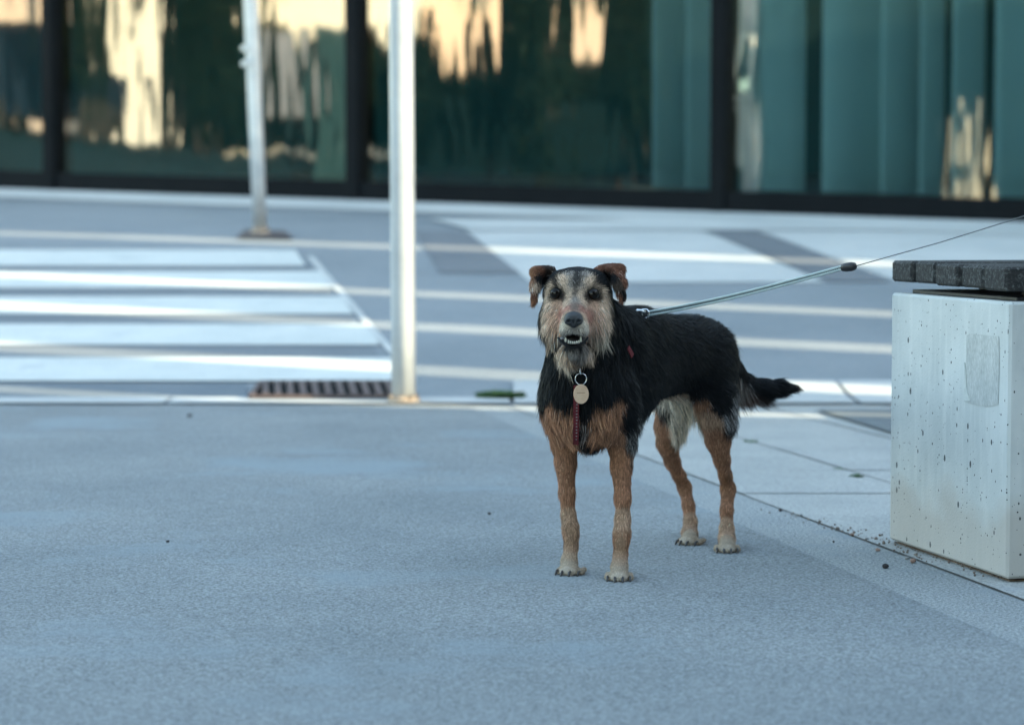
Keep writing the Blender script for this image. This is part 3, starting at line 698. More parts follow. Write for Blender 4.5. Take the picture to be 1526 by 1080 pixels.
M['peb'] = [surf_mat("pebble_%s" % k, c1, c2, 60, 200, .2) for k, c1, c2 in (("dark", (.03, .03, .035), (.06, .05, .05)), ("grey", (.25, .26, .27), (.35, .36, .36)), ("reddish", (.3, .19, .15), (.4, .27, .22)))]
def pebble(px, py, r, m, label, group="grit along the slab joint"):
    p = G(px, py); q = np.random.default_rng(int(px*7+py)); mb = MB(); mb.ball((0, 0, 0), (1, 1, 1), None, 9, 6)
    V = np.array(mb.V); V *= (1+.28*np.sin(V[:, [1]]*3+q.uniform(0, 6))*np.cos(V[:, [0]]*2.3+q.uniform(0, 6)))
    V = V*np.array([r*q.uniform(.9, 1.3), r*q.uniform(.8, 1.2), r*.7])+p+np.array([0, 0, r*.5+.006])
    o = mesh_obj("pebble", V, mb.F, M['peb'][m], None, True, origin=p); tag(o, label, "pebble", group); return o
pebble(1320, 851, .0048, 0, "black crumb lying in front of the bench's left face")
pebble(1361, 843, .0050, 2, "brownish pebble nearest the foot of the concrete base")
pebble(1308, 826, .0036, 2, "reddish pebble on the strip just left of the bench")
pebble(1352, 838, .0034, 1, "grey pebble beside the brownish one at the bench foot")
pebble(1269, 803, .0040, 2, "tan pebble at the corner of the slab joint")
pebble(1292, 809, .0032, 1, "grey pebble in the joint right of the tan one")
pebble(1163, 766, .0038, 0, "dark pebble on the joint behind the dog's hind paw")
pebble(1194, 773, .0030, 1, "pale pebble in the joint between dog and bench")
pebble(729, 771, .0030, 0, "small black crumb on the asphalt left of the dog", "crumbs on the asphalt")
pebble(250, 813, .0030, 0, "lone black crumb on the asphalt far left", "crumbs on the asphalt")
pebble(282, 624, .0060, 0, "dark blurred crumb near the kerb at left", "crumbs on the asphalt")
pebble(1242, 813, .0022, 0, "tiny dark crumb on the concrete strip", "crumbs on the asphalt")
q = np.random.default_rng(5)
mb = MB()
for k in range(170):
    t = q.uniform(0, 1)**.7; base_ = np.array([1130+t*370, 762+t*112-6*math.sin(t*3)]); base_ += q.normal(size=2)*np.array([9, 3.2*(1+t)])
    if base_[1] > 870+0: continue
    p = G(*base_); r = abs(q.normal())*.0008+.0006; mb.ball(p+np.array([0, 0, .0085]), (r*1.3, r, r), None, 5, 4)
gs = mb.build("grit", surf_mat("brown_grit", (.16, .12, .10), (.28, .24, .21), 300, 500, .2), None, True, origin=G(1300, 820)); tag(gs, "fine brownish grit scattered along the joint by the bench", "grit", kind="stuff")
# ------------------------------------------------------------ the dog
# signed-distance body: tapered capsules and ellipsoids blended smoothly, surfaced once into one continuous mesh
class Field:
    def __init__(s, lo, hi, h):
        s.lo = np.array(lo, np.float32); s.h = h
        s.n = np.ceil((np.array(hi)-s.lo)/h).astype(int)+1
        s.ax = [s.lo[i]+h*np.arange(s.n[i], dtype=np.float32) for i in range(3)]
        s.D = np.full(tuple(s.n), .2, np.float32)
    def win(s, bl, bh):
        a = np.clip(np.floor((bl-s.lo)/s.h).astype(int), 0, s.n-1); b = np.clip(np.ceil((bh-s.lo)/s.h).astype(int)+1, 1, s.n)
        sl = tuple(slice(int(a[i]), int(b[i])) for i in range(3))
        X = s.ax[0][sl[0]][:, None, None]; Y = s.ax[1][sl[1]][None, :, None]; Z = s.ax[2][sl[2]][None, None, :]
        return sl, X, Y, Z
    def smin(s, sl, d, k):
        a = s.D[sl]; h = np.clip(.5+.5*(a-d)/k, 0, 1); s.D[sl] = a*(1-h)+d*h-k*h*(1-h)
    def cone(s, a, b, ra, rb, k=.014):
        a = np.asarray(a, float); b = np.asarray(b, float); m = max(ra, rb)+k*1.2+s.h*3
        sl, X, Y, Z = s.win(np.minimum(a, b)-m, np.maximum(a, b)+m)
        ab = b-a; L = ab.dot(ab)
        t = np.clip(((X-a[0])*ab[0]+(Y-a[1])*ab[1]+(Z-a[2])*ab[2])/L, 0, 1)
        d = np.sqrt((X-a[0]-t*ab[0])**2+(Y-a[1]-t*ab[1])**2+(Z-a[2]-t*ab[2])**2)-(ra+(rb-ra)*t)
        s.smin(sl, d.astype(np.float32), k)
    def ell_d(s, c, A, r, m):
        c = np.asarray(c, float); R = max(r)+m
        sl, X, Y, Z = s.win(c-R, c+R)
        q = [((X-c[0])*A[i][0]+(Y-c[1])*A[i][1]+(Z-c[2])*A[i][2]) for i in range(3)]
        k0 = np.sqrt(sum((q[i]/r[i])**2 for i in range(3))); k1 = np.sqrt(sum((q[i]/r[i]**2)**2 for i in range(3)))+1e-9
        return sl, (k0*(k0-1)/k1).astype(np.float32)
    def ell(s, c, A, r, k=.016):
        sl, d = s.ell_d(c, A, r, k*1.2+s.h*3); s.smin(sl, d, k)
    def carve(s, c, A, r, k=.003):
        sl, d = s.ell_d(c, A, r, k*1.2+s.h*3); a = s.D[sl]
        d = -d; h = np.clip(.5-.5*(a-d)/k, 0, 1); s.D[sl] = a*(1-h)+d*h+k*h*(1-h)
    def surface(s):
        D = s.D; I = D < 0; n = D.shape
        c = np.zeros(tuple(np.array(n)-1), np.int8)
        for dx in (0, 1):
            for dy in (0, 1):
                for dz in (0, 1): c += I[dx:n[0]-1+dx, dy:n[1]-1+dy, dz:n[2]-1+dz]
        act = (c > 0) & (c < 8); idx = np.full(act.shape, -1, np.int64); cells = np.argwhere(act); idx[act] = np.arange(len(cells))
        acc = np.zeros((len(cells), 3)); cnt = np.zeros(len(cells))
        crn = [(dx, dy, dz) for dx in (0, 1) for dy in (0, 1) for dz in (0, 1)]
        for p in crn:
            for a in range(3):
                if p[a]: continue
                q = list(p); q[a] = 1
                d0 = D[tuple((cells+p).T)]; d1 = D[tuple((cells+q).T)]; m = (d0 < 0) != (d1 < 0)
                t = np.where(m, d0/np.where(m, d0-d1, 1), 0); pos = np.tile(np.array(p, float), (len(cells), 1)); pos[:, a] += t
                acc[m] += pos[m]; cnt[m] += 1
        V = (cells+acc/cnt[:, None])*s.h+s.lo
        F = []
        for a in range(3):
            b, c2 = (a+1) % 3, (a+2) % 3
            sl0 = [slice(1, n[i]-1) for i in range(3)]; sl1 = list(sl0); sl0[a] = slice(0, n[a]-1); sl1[a] = slice(1, n[a])
            i0 = I[tuple(sl0)]; i1 = I[tuple(sl1)]; e = np.argwhere(i0 != i1); off = np.array([1, 1, 1]); off[a] = 0; e = e+off
            f = []
            for (db, dc) in ((-1, -1), (0, -1), (0, 0), (-1, 0)):
                q = e.copy(); q[:, b] += db; q[:, c2] += dc; f.append(idx[tuple(q.T)])
            f = np.stack(f, 1); ins = I[tuple(e.T)]; f[~ins] = f[~ins][:, ::-1]; F.append(f)
        return V, np.concatenate(F)
FLD = Field((-.02, 3.36, -.006), (.56, 4.24, .50), .0030)
BAX = np.array([.526, .850, 0.]); LAT = np.array([.850, -.526, 0.]); UPV = np.array([0, 0, 1.])   # towards the tail, towards its left side
def frame(tilt=0.0):
    a = BAX*math.cos(tilt)+UPV*math.sin(tilt); u = UPV*math.cos(tilt)-BAX*math.sin(tilt); return [a, LAT, u]
C = lambda *a, **k: FLD.cone(*a, **k)
E = lambda *a, **k: FLD.ell(*a, **k)
# trunk
E(P(905, 553, 3.69), frame(-.10), (.135, .064, .093), k=.03)          # ribcage
E(P(958, 528, 3.80), frame(-.05), (.12, .057, .070), k=.03)
E(P(1012, 527, 3.90), frame(.0), (.10, .053, .060), k=.03)           # loin
E(P(1042, 532, 3.97), frame(-.35), (.075, .056, .058), k=.03)           # croup
C(P(955, 492, 3.76), P(905, 505, 3.66), .030, .040, k=.03)          # withers
E(P(873, 598, 3.60), frame(.1), (.052, .060, .062), k=.03)            # forechest
C(P(880, 640, 3.62), P(915, 632, 3.74), .026, .030, k=.03)             # brisket
# neck
C(P(900, 510, 3.66), P(866, 465, 3.60), .055, .046, k=.03)
C(P(872, 575, 3.60), P(866, 500, 3.585), .052, .044, k=.03)
# shoulders and front legs
E(P(836, 610, 3.635), frame(.2), (.032, .026, .052), k=.022)
E(P(925, 605, 3.61), frame(.2), (.034, .026, .054), k=.022)
for pts in (
    [(840, 628, 3.655, .027), (842, 655, 3.665, .0215), (843, 690, 3.662, .0175), (845, 735, 3.655, .0128), (847, 768, 3.65, .0116), (850, 785, 3.643, .0130), (851, 797, 3.643, .0122), (851, 815, 3.645, .0108), (848, 835, 3.63, .0125)],
    [(925, 630, 3.625, .029), (926, 660, 3.635, .0215), (926, 695, 3.630, .0172), (928, 742, 3.62, .0130), (928, 774, 3.614, .0120), (927, 793, 3.603, .0134), (926, 805, 3.603, .0126), (925, 825, 3.606, .0108), (923, 842, 3.592, .0125)]):
    q = [(P(a, b, c), r*(.88 if r < .0185 else .96)) for a, b, c, r in pts]
    for (a, ra), (b, rb) in zip(q[:-1], q[1:]): C(a, b, ra, rb, k=.008)
# hind quarters
E(P(1062, 560, 3.93), [BAX*.3+UPV*.954, LAT, BAX*.954-UPV*.3], (.074, .030, .050), k=.024)
E(P(1010, 575, 4.02), [BAX*.3+UPV*.954, LAT, BAX*.954-UPV*.3], (.066, .026, .044), k=.024)
for pts in (
    [(1066, 590, 3.925, .036), (1070, 625, 3.915, .028), (1070, 655, 3.925, .0205), (1076, 685, 3.945, .0140), (1081, 708, 3.968, .0108), (1085, 728, 3.980, .0130), (1083, 760, 3.955, .0108), (1083, 788, 3.94, .0118), (1083, 800, 3.93, .0135)],
    [(1004, 605, 4.01, .030), (997, 635, 4.01, .024), (995, 660, 4.02, .0185), (1002, 688, 4.05, .0135), (1012, 708, 4.075, .0112), (1020, 725, 4.085, .0120), (1026, 752, 4.07, .0105), (1029, 777, 4.055, .0115), (1027, 792, 4.045, .0135)]):
    q = [(P(a, b, c), r*(.88 if r < .0185 else .96)) for a, b, c, r in pts]
    for (a, ra), (b, rb) in zip(q[:-1], q[1:]): C(a, b, ra, rb, k=.008)
# paws with four toes each
PAWS = []
def paw(px, py_ground, wpx, d, heel):
    """px: middle of the toes, py_ground: where the toes touch, d: pointing direction on the ground"""
    g = G(px, py_ground); g[2] = 0; d = np.array([d[0], d[1], 0.]); d /= np.linalg.norm(d); sd__ = np.array([-d[1], d[0], 0])
    if sd__[0] < 0: sd__ = -sd__
    w = wpx*g[1]/FPX; c = g-d*.004
    C(np.asarray(heel)-np.array([0, 0, .0]), c-d*.016+np.array([0, 0, .0125]), .0125, .0125, k=.008)
    E(c-d*.014+np.array([0, 0, .010]), [d, sd__, UPV], (.018, w*.36, .0105), k=.005)
    toes = []
    for k, (o, f, r) in enumerate(((-.39, -.009, .0052), (-.135, .0, .0058), (.135, .0, .0058), (.39, -.009, .0052))):
        p = c+sd__*o*w+d*(f-.004)
        C(p-d*.018+np.array([0, 0, .0125]), p-d*.004+np.array([0, 0, .0105]), r*.8, r, k=.0015)
        C(p-d*.004+np.array([0, 0, .0105]), p+d*.001+np.array([0, 0, .0060]), r, r*.92, k=.001)
        toes.append((p+d*.006+np.array([0, 0, .0075]), d, r))
    PAWS.append((toes, c, d, sd__, w))
FWD = -BAX
paw(843, 864, 45, (-.35, -.94), P(848, 838, 3.635))
paw(922, 873, 44, (-.06, -1.0), P(923, 845, 3.597))
paw(1084, 830, 40, (-.06, -1.0), P(1083, 802, 3.93))
paw(1019, 818, 42, (-.55, -.83), P(1028, 795, 4.045))
# tail
tl = [(1056, 505, 4.01, .022), (1073, 524, 4.05, .0200), (1088, 552, 4.08, .0200), (1109, 577, 4.10, .0200), (1135, 581, 4.11, .0175), (1160, 578, 4.12, .0125), (1183, 578, 4.13, .0055)]
q = [(P(a, b, c), r) for a, b, c, r in tl]
for (a, ra), (b, rb) in zip(q[:-1], q[1:]): C(a, b, ra, rb, k=.010)
# head (faces the camera, turned a little off the body line)
HX = np.array([1., 0, 0]); HY = np.array([0, 1., 0]); HZ = np.array([0, 0, 1.])
HF = [HX, HY, HZ]
E(P(861, 436, 3.575), HF, (.050, .055, .038), k=.016)                 # skull
C(P(838, 424, 3.55), P(884, 424, 3.55), .020, .020, k=.012)            # brow
E(P(860, 466, 3.56), HF, (.046, .045, .036), k=.014)                   # face
C(P(857, 452, 3.535), P(855, 472, 3.490), .0190, .0145, k=.012)        # bridge
C(P(857, 478, 3.54), P(855, 484, 3.487), .0240, .0155, k=.012)        # muzzle
C(P(848, 489, 3.50), P(846, 492, 3.483), .0125, .0095, k=.008)        # lips
C(P(864, 489, 3.50), P(865, 492, 3.483), .0125, .0095, k=.008)
C(P(859, 522, 3.56), P(854, 521, 3.505), .022, .0120, k=.010)        # lower jaw
E(P(827, 478, 3.56), HF, (.020, .028, .030), k=.014); E(P(891, 478, 3.56), HF, (.020, .028, .030), k=.014)
FLD.carve(P(854.5, 506, 3.478), HF, (.0205, .030, .0088), k=.004)        # open mouth
for ex in (829, 884): FLD.carve(P(ex, 437.5, 3.505), HF, (.0078, .012, .0070), k=.006)
# ears: upright base with the tip folded forwards and out
def ear(base, knee, tip, w, outw):
    a, b, c = [np.asarray(q) for q in (base, knee, tip)]
    for p, q_, wa in ((a, b, w), (b, c, w*.95)):
        m = (p+q_)/2; ax = (q_-p); L = np.linalg.norm(ax); ax /= L
        nn = np.cross(ax, outw); nn /= np.linalg.norm(nn); ww = np.cross(nn, ax)
        E(m, [ax, ww, nn], (L*.62, wa, .0050), k=.005)
ear(P(897, 416, 3.575), P(913, 398, 3.565), P(917, 401, 3.550), .015, HX)
ear(P(916, 398, 3.560), P(920, 412, 3.545), P(925, 430, 3.538), .0140, HX)
C(P(892, 403, 3.57), P(926, 399, 3.555), .0060, .0055, k=.006)
E(P(926, 438, 3.536), [HX*.94+HZ*.34, HZ*.94-HX*.34, HY], (.0070, .0100, .0045), k=.006)
ear(P(820, 418, 3.580), P(808, 401, 3.575), P(803, 402, 3.560), .015, HX)
ear(P(803, 401, 3.568), P(799, 414, 3.556), P(797, 434, 3.552), .0100, HX)
C(P(822, 404, 3.575), P(794, 404, 3.560), .0055, .0050, k=.006)
E(P(796, 443, 3.551), [HX, HZ, HY], (.0050, .0090, .0040), k=.006)
# flat foot soles
sl, X, Y, Z = FLD.win(FLD.lo, np.array([.6, 4.3, .02])); FLD.D[sl] = np.maximum(FLD.D[sl], (.0065-Z)*np.ones_like(X)*np.ones_like(Y))
BV, BF = FLD.surface()
# vertex normals from the distance field
def field_normal(p):
    g = (p-FLD.lo)/FLD.h; i = np.clip(np.round(g).astype(int), 1, FLD.n-2)
    n = np.stack([FLD.D[i[:, 0]+1, i[:, 1], i[:, 2]]-FLD.D[i[:, 0]-1, i[:, 1], i[:, 2]],
                  FLD.D[i[:, 0], i[:, 1]+1, i[:, 2]]-FLD.D[i[:, 0], i[:, 1]-1, i[:, 2]],
                  FLD.D[i[:, 0], i[:, 1], i[:, 2]+1]-FLD.D[i[:, 0], i[:, 1], i[:, 2]-1]], 1)
    return n/(np.linalg.norm(n, axis=1)[:, None]+1e-9)
bvh = BVHTree.FromPolygons([tuple(v) for v in BV], [tuple(map(int, f)) for f in BF])
CAMP = Vector((0, 0, CAM_H))
def surf(px, py):
    u, ry, rz = ray(px, py); d = Vector((u, ry, rz)).normalized(); hit = bvh.ray_cast(CAMP, d)
    return (np.array(hit[0]), np.array(hit[1])) if hit[0] is not None else (P(px, py, 3.55), np.array([0, -1., 0]))

# --- coat map: patches of the coat, each with place, reach, colour, hair length (mm) and lie of the hair
BLK = (.004, .0055, .0075); SAD = (.014, .014, .016); TAN = (.40, .20, .118); TANL = (.47, .30, .20); CRM = (.70, .53, .40); WHT = (.72, .63, .51)
GRY = (.30, .27, .245); GRZ = (.065, .063, .062); BRN = (.17, .075, .048); PNK = (.58, .31, .24); CHK = (.68, .45, .33); DKB = (.05, .035, .03); DTN = (.33, .165, .095)
DN = np.array([0, 0, -1.]); BK = BAX*.85+DN*.45
NOSE = P(855, 470, 3.47)
CO = []
def patch(px, py, Y, r, col, L, d=None, off=None):
    p = P(px, py, Y)
    if off is not None: p = p+np.asarray(off)
    CO.append((p, r, col, L, d if d is not None else DN))
def A_(px, py, r, col, L, d=None):        # a patch on the surface seen at this place
    p, n = surf(px, py); CO.append((p, r, col, L, d if d is not None else DN))
OUTR = np.array([.6, -.1, -.75]); OUTL = np.array([-.6, -.1, -.75])
# back and flanks
for (x, y) in ((950, 470), (985, 480), (1020, 490), (1050, 505), (960, 520), (1000, 530), (1040, 540), (950, 570), (985, 560), (1068, 545), (940, 610), (965, 600), (1030, 565), (1065, 575)):
    A_(x, y, .03, BLK, 16, BK)
for (x, Y) in ((900, 3.75), (950, 3.86), (1000, 3.95), (1040, 4.0)): patch(x, 540, Y, .03, BLK, 16, BK, off=-LAT*.06)
for (x, y) in ((945, 640), (955, 628), (948, 618), (1094, 600), (1097, 618), (1088, 625)): A_(x, y, .008, GRZ, 20, DN+BAX*.5)
for (x, y) in ((975, 628), (966, 640), (990, 612)): A_(x, y, .012, SAD, 20, DN+BAX*.4)
# belly tuft
patch(982, 628, 4.0, .024, TAN, 9); patch(972, 640, 4.0, .012, TANL, 9); patch(990, 606, 3.93, .014, GRY, 20, DN)
for (x, y) in ((1012, 600), (1000, 618), (1022, 612), (1010, 632)): A_(x, y, .014, WHT, 30, DN+BAX*.15)
patch(1010, 605, 3.95, .02, WHT, 36, DN); patch(1000, 612, 3.90, .018, CRM, 28, DN)
for (x, y) in ((985, 462), (970, 461), (1000, 466), (1040, 476), (1058, 490)): A_(x, y+5, .008, BLK, 26, BAX+UPV*.55)
# neck ruff and throat
for (x, y) in ((815, 500), (812, 540), (812, 575), (835, 570), (860, 560), (885, 560), (915, 540), (925, 500), (925, 570), (900, 580), (870, 585), (840, 590), (945, 545), (900, 505)):
    A_(x, y, .02, BLK, 18, DN+np.array([(x-865)*.004, -.1, 0]))
# chest
for (x, y) in ((825, 612), (838, 625), (828, 640), (845, 650), (900, 615), (915, 625), (922, 605), (895, 640), (910, 650), (845, 610)):
    A_(x, y, .014, TAN, 17, DN+np.array([(x-870)*.006, -.1, 0]))
A_(868, 605, .010, BLK, 16); A_(868, 640, .009, DKB, 16); A_(870, 660, .010, BLK, 18); A_(890, 663, .008, BLK, 20); A_(810, 640, .010, BLK, 14); A_(806, 615, .010, BLK, 14); A_(946, 600, .012, GRZ, 18, DN+BAX*.3)
A_(942, 585, .012, BLK, 18, BK)
# front legs
for xs_, Y in (((843, 845, 848), 3.655), ((926, 928, 927), 3.62)):
    patch(xs_[0], 680, Y, .020, TAN, 7); patch(xs_[1], 730, Y, .020, TAN, 7); patch(xs_[2], 775, Y, .018, TANL, 6.5); patch(xs_[2], 795, Y, .014, TAN, 6)
    patch(xs_[0], 705, Y+.02, .012, DTN, 8); patch(xs_[2], 755, Y+.014, .010, DTN, 7)
A_(941, 665, .009, GRZ, 18); A_(940, 685, .006, DKB, 10); A_(826, 668, .008, DTN, 14)
for toes, c, d, s_, w in PAWS:
    CO.append((c+np.array([0, 0, .014])-d*.02, .020, (.50, .40, .30), 3.5, d*.6+DN*.4)); CO.append((c+np.array([0, 0, .01])+d*.004, .016, (.64, .54, .44), 2.2, d*.6+DN*.6)); CO.append((c+np.array([0, 0, .030])-d*.026, .012, (.50, .36, .25), 4, DN)); CO.append((c+np.array([0, 0, .048])-d*.030, .014, TANL, 4.5, DN))
# hind legs
for (x, y, Y, r, c) in ((1072, 650, 3.90, .018, TAN), (1060, 625, 3.89, .012, TANL), (1050, 600, 3.88, .010, TAN), (1078, 690, 3.94, .016, TAN), (1084, 725, 3.96, .015, DTN), (1083, 755, 3.95, .014, TAN), (1083, 785, 3.93, .014, TANL),
                        (996, 655, 4.02, .018, DTN), (1002, 688, 4.05, .016, TAN), (1018, 722, 4.08, .015, DTN), (1026, 752, 4.07, .014, TAN), (1029, 780, 4.05, .014, TANL), (990, 640, 4.0, .012, TAN)):
    patch(x, y, Y, r, c, 7)
A_(1085, 640, .010, SAD, 22, DN+BAX*.6); A_(1092, 650, .008, GRZ, 18, DN+BAX*.6); A_(1070, 600, .014, BLK, 18, DN+BAX*.4); A_(1048, 585, .010, SAD, 16, DN)
# tail: long feathering hangs below
for (x, y, Y, L) in ((1066, 500, 4.05, 10), (1078, 520, 4.06, 11), (1090, 545, 4.10, 14), (1112, 565, 4.12, 15), (1140, 573, 4.13, 17), (1165, 575, 4.14, 18), (1182, 576, 4.15, 15)):
    td = np.array([.92, .1, -.16]) if x > 1100 else np.array([.45, .2, -.8]); patch(x, y, Y, .02, BLK, L, td)
patch(1100, 594, 4.10, .004, (.10, .055, .04), 24, np.array([.35, .1, -.9])); patch(1125, 596, 4.12, .004, DKB, 24, np.array([.7, .1, -.6])); patch(1084, 575, 4.08, .006, (.2, .17, .15), 26, DN)
# face
def Fp(x, y, r, col, L, dx, dy):          # hair direction in the picture plane
    p, n = surf(x, y); CO.append((p, r, col, L, np.array([dx, .15, dy])))
for (x, y, r, c, L, dx, dy) in (
    (861, 401, .011, SAD, 7, 0, 1), (860, 413, .007, (.05, .047, .046), 6, 0, 1), (859, 424, .0050, (.06, .053, .05), 6, 0, 1), (857, 437, .0035, (.09, .075, .068), 5, 0, 1), (842, 401, .010, SAD, 7, -.4, 1), (878, 401, .010, SAD, 7, .4, 1), (850, 438, .004, CRM, 6, -.2, -.8), (866, 439, .004, CRM, 6, .2, -.8), (824, 426, .003, CRM, 10, -.9, -.1), (889, 428, .003, CRM, 10, .9, -.1), (849, 411, .003, GRY, 7, -.2, .8), (872, 412, .003, GRY, 7, .2, .8), (828, 406, .010, BLK, 8, -.4, .8), (893, 406, .010, BLK, 8, .4, .8), (818, 420, .008, BLK, 9, -.6, .3), (898, 421, .009, BLK, 9, .6, .3), (828, 421, .004, SAD, 8, -.6, .6), (890, 424, .005, SAD, 8, .6, .6),
    (839, 419, .0052, CRM, 8, -.3, 1), (838, 425, .0030, CRM, 8, -.6, .7), (848, 413, .003, GRY, 7, 0, 1), (876, 420, .0050, CRM, 8, .3, 1), (878, 427, .0025, CRM, 8, .6, .6), (869, 414, .003, GRY, 7, 0, 1),
    (849, 428, .004, GRY, 6, 0, 1), (868, 428, .004, GRY, 6, 0, 1), (824, 412, .006, BLK, 9, -.5, .6), (896, 412, .006, BLK, 9, .5, .6), (812, 428, .007, BLK, 10, -.8, -.2), (906, 430, .008, BLK, 10, .8, -.2),
    (816, 436, .004, CRM, 12, -1, -.4), (820, 431, .003, CRM, 11, -.9, .1), (897, 434, .004, CRM, 12, 1, -.3), (902, 441, .003, CRM, 12, .9, -.6),
    (829, 437, .0130, BLK, 2, 0, 0.5), (884, 438, .0134, BLK, 2, 0, .5), (839, 438, .0022, DKB, 3, 0, .5), (874, 439, .0022, DKB, 3, 0, .5), (844, 430, .0030, CRM, 6, -.3, .8), (870, 431, .0030, CRM, 6, .3, .8), (828, 451, .004, CHK, 5, -.4, -.8), (886, 452, .004, CHK, 5, .4, -.8),(841, 442, .0025, DKB, 3, 0, .5), (873, 443, .0025, DKB, 3, 0, .5),
    (848, 447, .0035, CRM, 6, -.2, -.8), (868, 447, .0035, CRM, 6, .2, -.8), (858, 446, .004, GRY, 4, 0, .8), (857, 457, .0045, (.24, .18, .15), 2.5, 0, .8),
    (845, 461, .0025, PNK, 4, -.7, -.6), (866, 461, .0025, PNK, 4, .7, -.6), (830, 455, .006, CHK, 6, -.6, -.8), (885, 455, .006, CHK, 6, .6, -.8), (836, 466, .003, PNK, 6, -.7, -.7), (878, 466, .003, PNK, 6, .7, -.7), (842, 470, .003, CRM, 6, -.7, -.7), (870, 470, .003, CRM, 6, .7, -.7),
    (818, 455, .006, CRM, 12, -.5, -1), (897, 457, .006, CRM, 12, .5, -1), (815, 475, .007, CRM, 16, -.45, -1), (901, 475, .007, CRM, 14, .4, -1), (828, 480, .006, CHK, 12, -.45, -1), (887, 482, .006, CHK, 13, .4, -1), (822, 465, .005, CHK, 9, -.45, -1), (892, 467, .005, CHK, 9, .4, -1),
    (820, 495, .007, CRM, 32, -.25, -1), (897, 497, .007, WHT, 34, .15, -1), (832, 500, .005, GRY, 20, -.3, -1), (884, 502, .005, CRM, 24, .2, -1),
    (842, 484, .004, WHT, 8, -.6, -.8), (869, 484, .004, WHT, 8, .6, -.8), (855, 492, .003, GRY, 3, 0, -1), (841, 494, .0035, GRY, 7, -.6, -1), (868, 494, .0035, GRY, 7, .6, -1),
    (835, 508, .004, BLK, 4, -.4, -1), (873, 508, .004, BLK, 4, .4, -1), (853, 519, .0035, BLK, 3, 0, -1), (843, 517, .0025, BLK, 3, 0, -1), (864, 517, .0025, BLK, 3, 0, -1),
    (855, 526, .005, GRY, 9, 0, -1), (842, 525, .005, CRM, 24, -.15, -1), (868, 525, .005, GRY, 16, .2, -1), (835, 520, .004, CRM, 24, .1, -1), (824, 518, .006, BLK, 10, -.2, -1), (828, 534, .006, BLK, 14, -.2, -1), (876, 520, .004, CRM, 20, .1, -1), (880, 534, .006, BLK, 14, .2, -1), (855, 536, .005, DTN, 16, 0, -1), (846, 536, .004, WHT, 26, -.1, -1),
    (806, 468, .006, BLK, 16, -.6, -.8), (910, 470, .007, BLK, 16, .6, -.8), (804, 495, .008, BLK, 18, -.4, -1), (912, 500, .008, BLK, 18, .4, -1)):
    Fp(x, y, r, c, L, dx, dy)
# ears
for (x, y, r, c, L, dx, dy) in ((893, 400, .006, BRN, 6, .5, .5), (905, 396, .006, BRN, 5, .7, .5), (902, 408, .006, BLK, 6, .6, .2), (925, 404, .006, BRN, 6, .4, -.8), (932, 418, .004, BRN, 6, .2, -1), (914, 415, .004, BLK, 6, .1, -1), (919, 424, .008, (.055, .04, .03), 7, 0, -1), (930, 436, .004, BLK, 6, .1, -1), (921, 441, .004, BRN, 8, 0, -1),
                                (818, 400, .006, DKB, 6, -.6, .4), (805, 400, .005, BRN, 5, -.6, .4), (793, 403, .006, DTN, 5, -.4, -.6), (790, 416, .004, TAN, 6, -.1, -1), (803, 415, .005, BLK, 6, 0, -1), (798, 425, .003, CRM, 9, .2, -1), (794, 437, .004, BRN, 7, 0, -1), (806, 432, .005, BLK, 8, 0, -1), (797, 448, .003, TAN, 8, 0, -1), (802, 450, .004, BLK, 12, -.2, -1)):
    Fp(x, y, r, c, L, dx, dy)
cP = np.array([c[0] for c in CO], np.float32); cR = np.array([c[1] for c in CO], np.float32); cC = np.array([c[2] for c in CO], np.float32)
cL = np.array([c[3] for c in CO], np.float32)/1000; cD = np.array([c[4]/np.linalg.norm(c[4]) for c in CO], np.float32)
def coat(p, jit=0.0):
    """colour, hair length and lie at points p"""
    out = [np.empty((len(p), 3), np.float32), np.empty(len(p), np.float32), np.empty((len(p), 3), np.float32)]
    pj = p+rng.normal(size=p.shape)*jit if jit else p
    for a in range(0, len(p), 20000):
        q = pj[a:a+20000].astype(np.float32); d = np.sqrt(((q[:, None]-cP[None])**2).sum(-1))
        e = d-cR*.8; m = e.min(1, keepdims=True)
        w = np.exp(-(e-m)/np.maximum(.0016, .10*cR[None])); w /= w.sum(1, keepdims=True); out[0][a:a+20000] = w@cC
        w = np.exp(-(e-m)/.0045); w /= w.sum(1, keepdims=True); out[1][a:a+20000] = w@cL; out[2][a:a+20000] = w@cD
    return out
def value_noise(p, sc):
    q = p*sc; return (np.sin(q[:, 0]*1.7+np.sin(q[:, 1]*2.1+.3)*1.3)+np.sin(q[:, 1]*1.9+np.sin(q[:, 2]*2.3+1.1)*1.2)+np.sin(q[:, 2]*2.2+np.sin(q[:, 0]*1.6+2.0)*1.4))/3
def fur_mat(name, rough, spec):
    m, nt, b = new_mat(name); a = N_(nt, "ShaderNodeAttribute"); a.attribute_name = "coat_colour"
    nt.links.new(a.outputs["Color"], b.inputs["Base Color"]); b.inputs["Roughness"].default_value = rough; b.inputs["Specular IOR Level"].default_value = spec
    return m
M['skin'] = fur_mat("dog_skin", .8, .15); M['fur'] = fur_mat("dog_fur", .55, .12)
dogc = G(985, 842); dogc[2] = 0
dog = empty("dog", dogc, "black and tan terrier with pale bearded face, standing and looking at the camera", "dog")
bc, bL_, bD_ = coat(BV, 0)
fast_mesh("body", BV, [BF], M['skin'], dog, True, bc*.55)
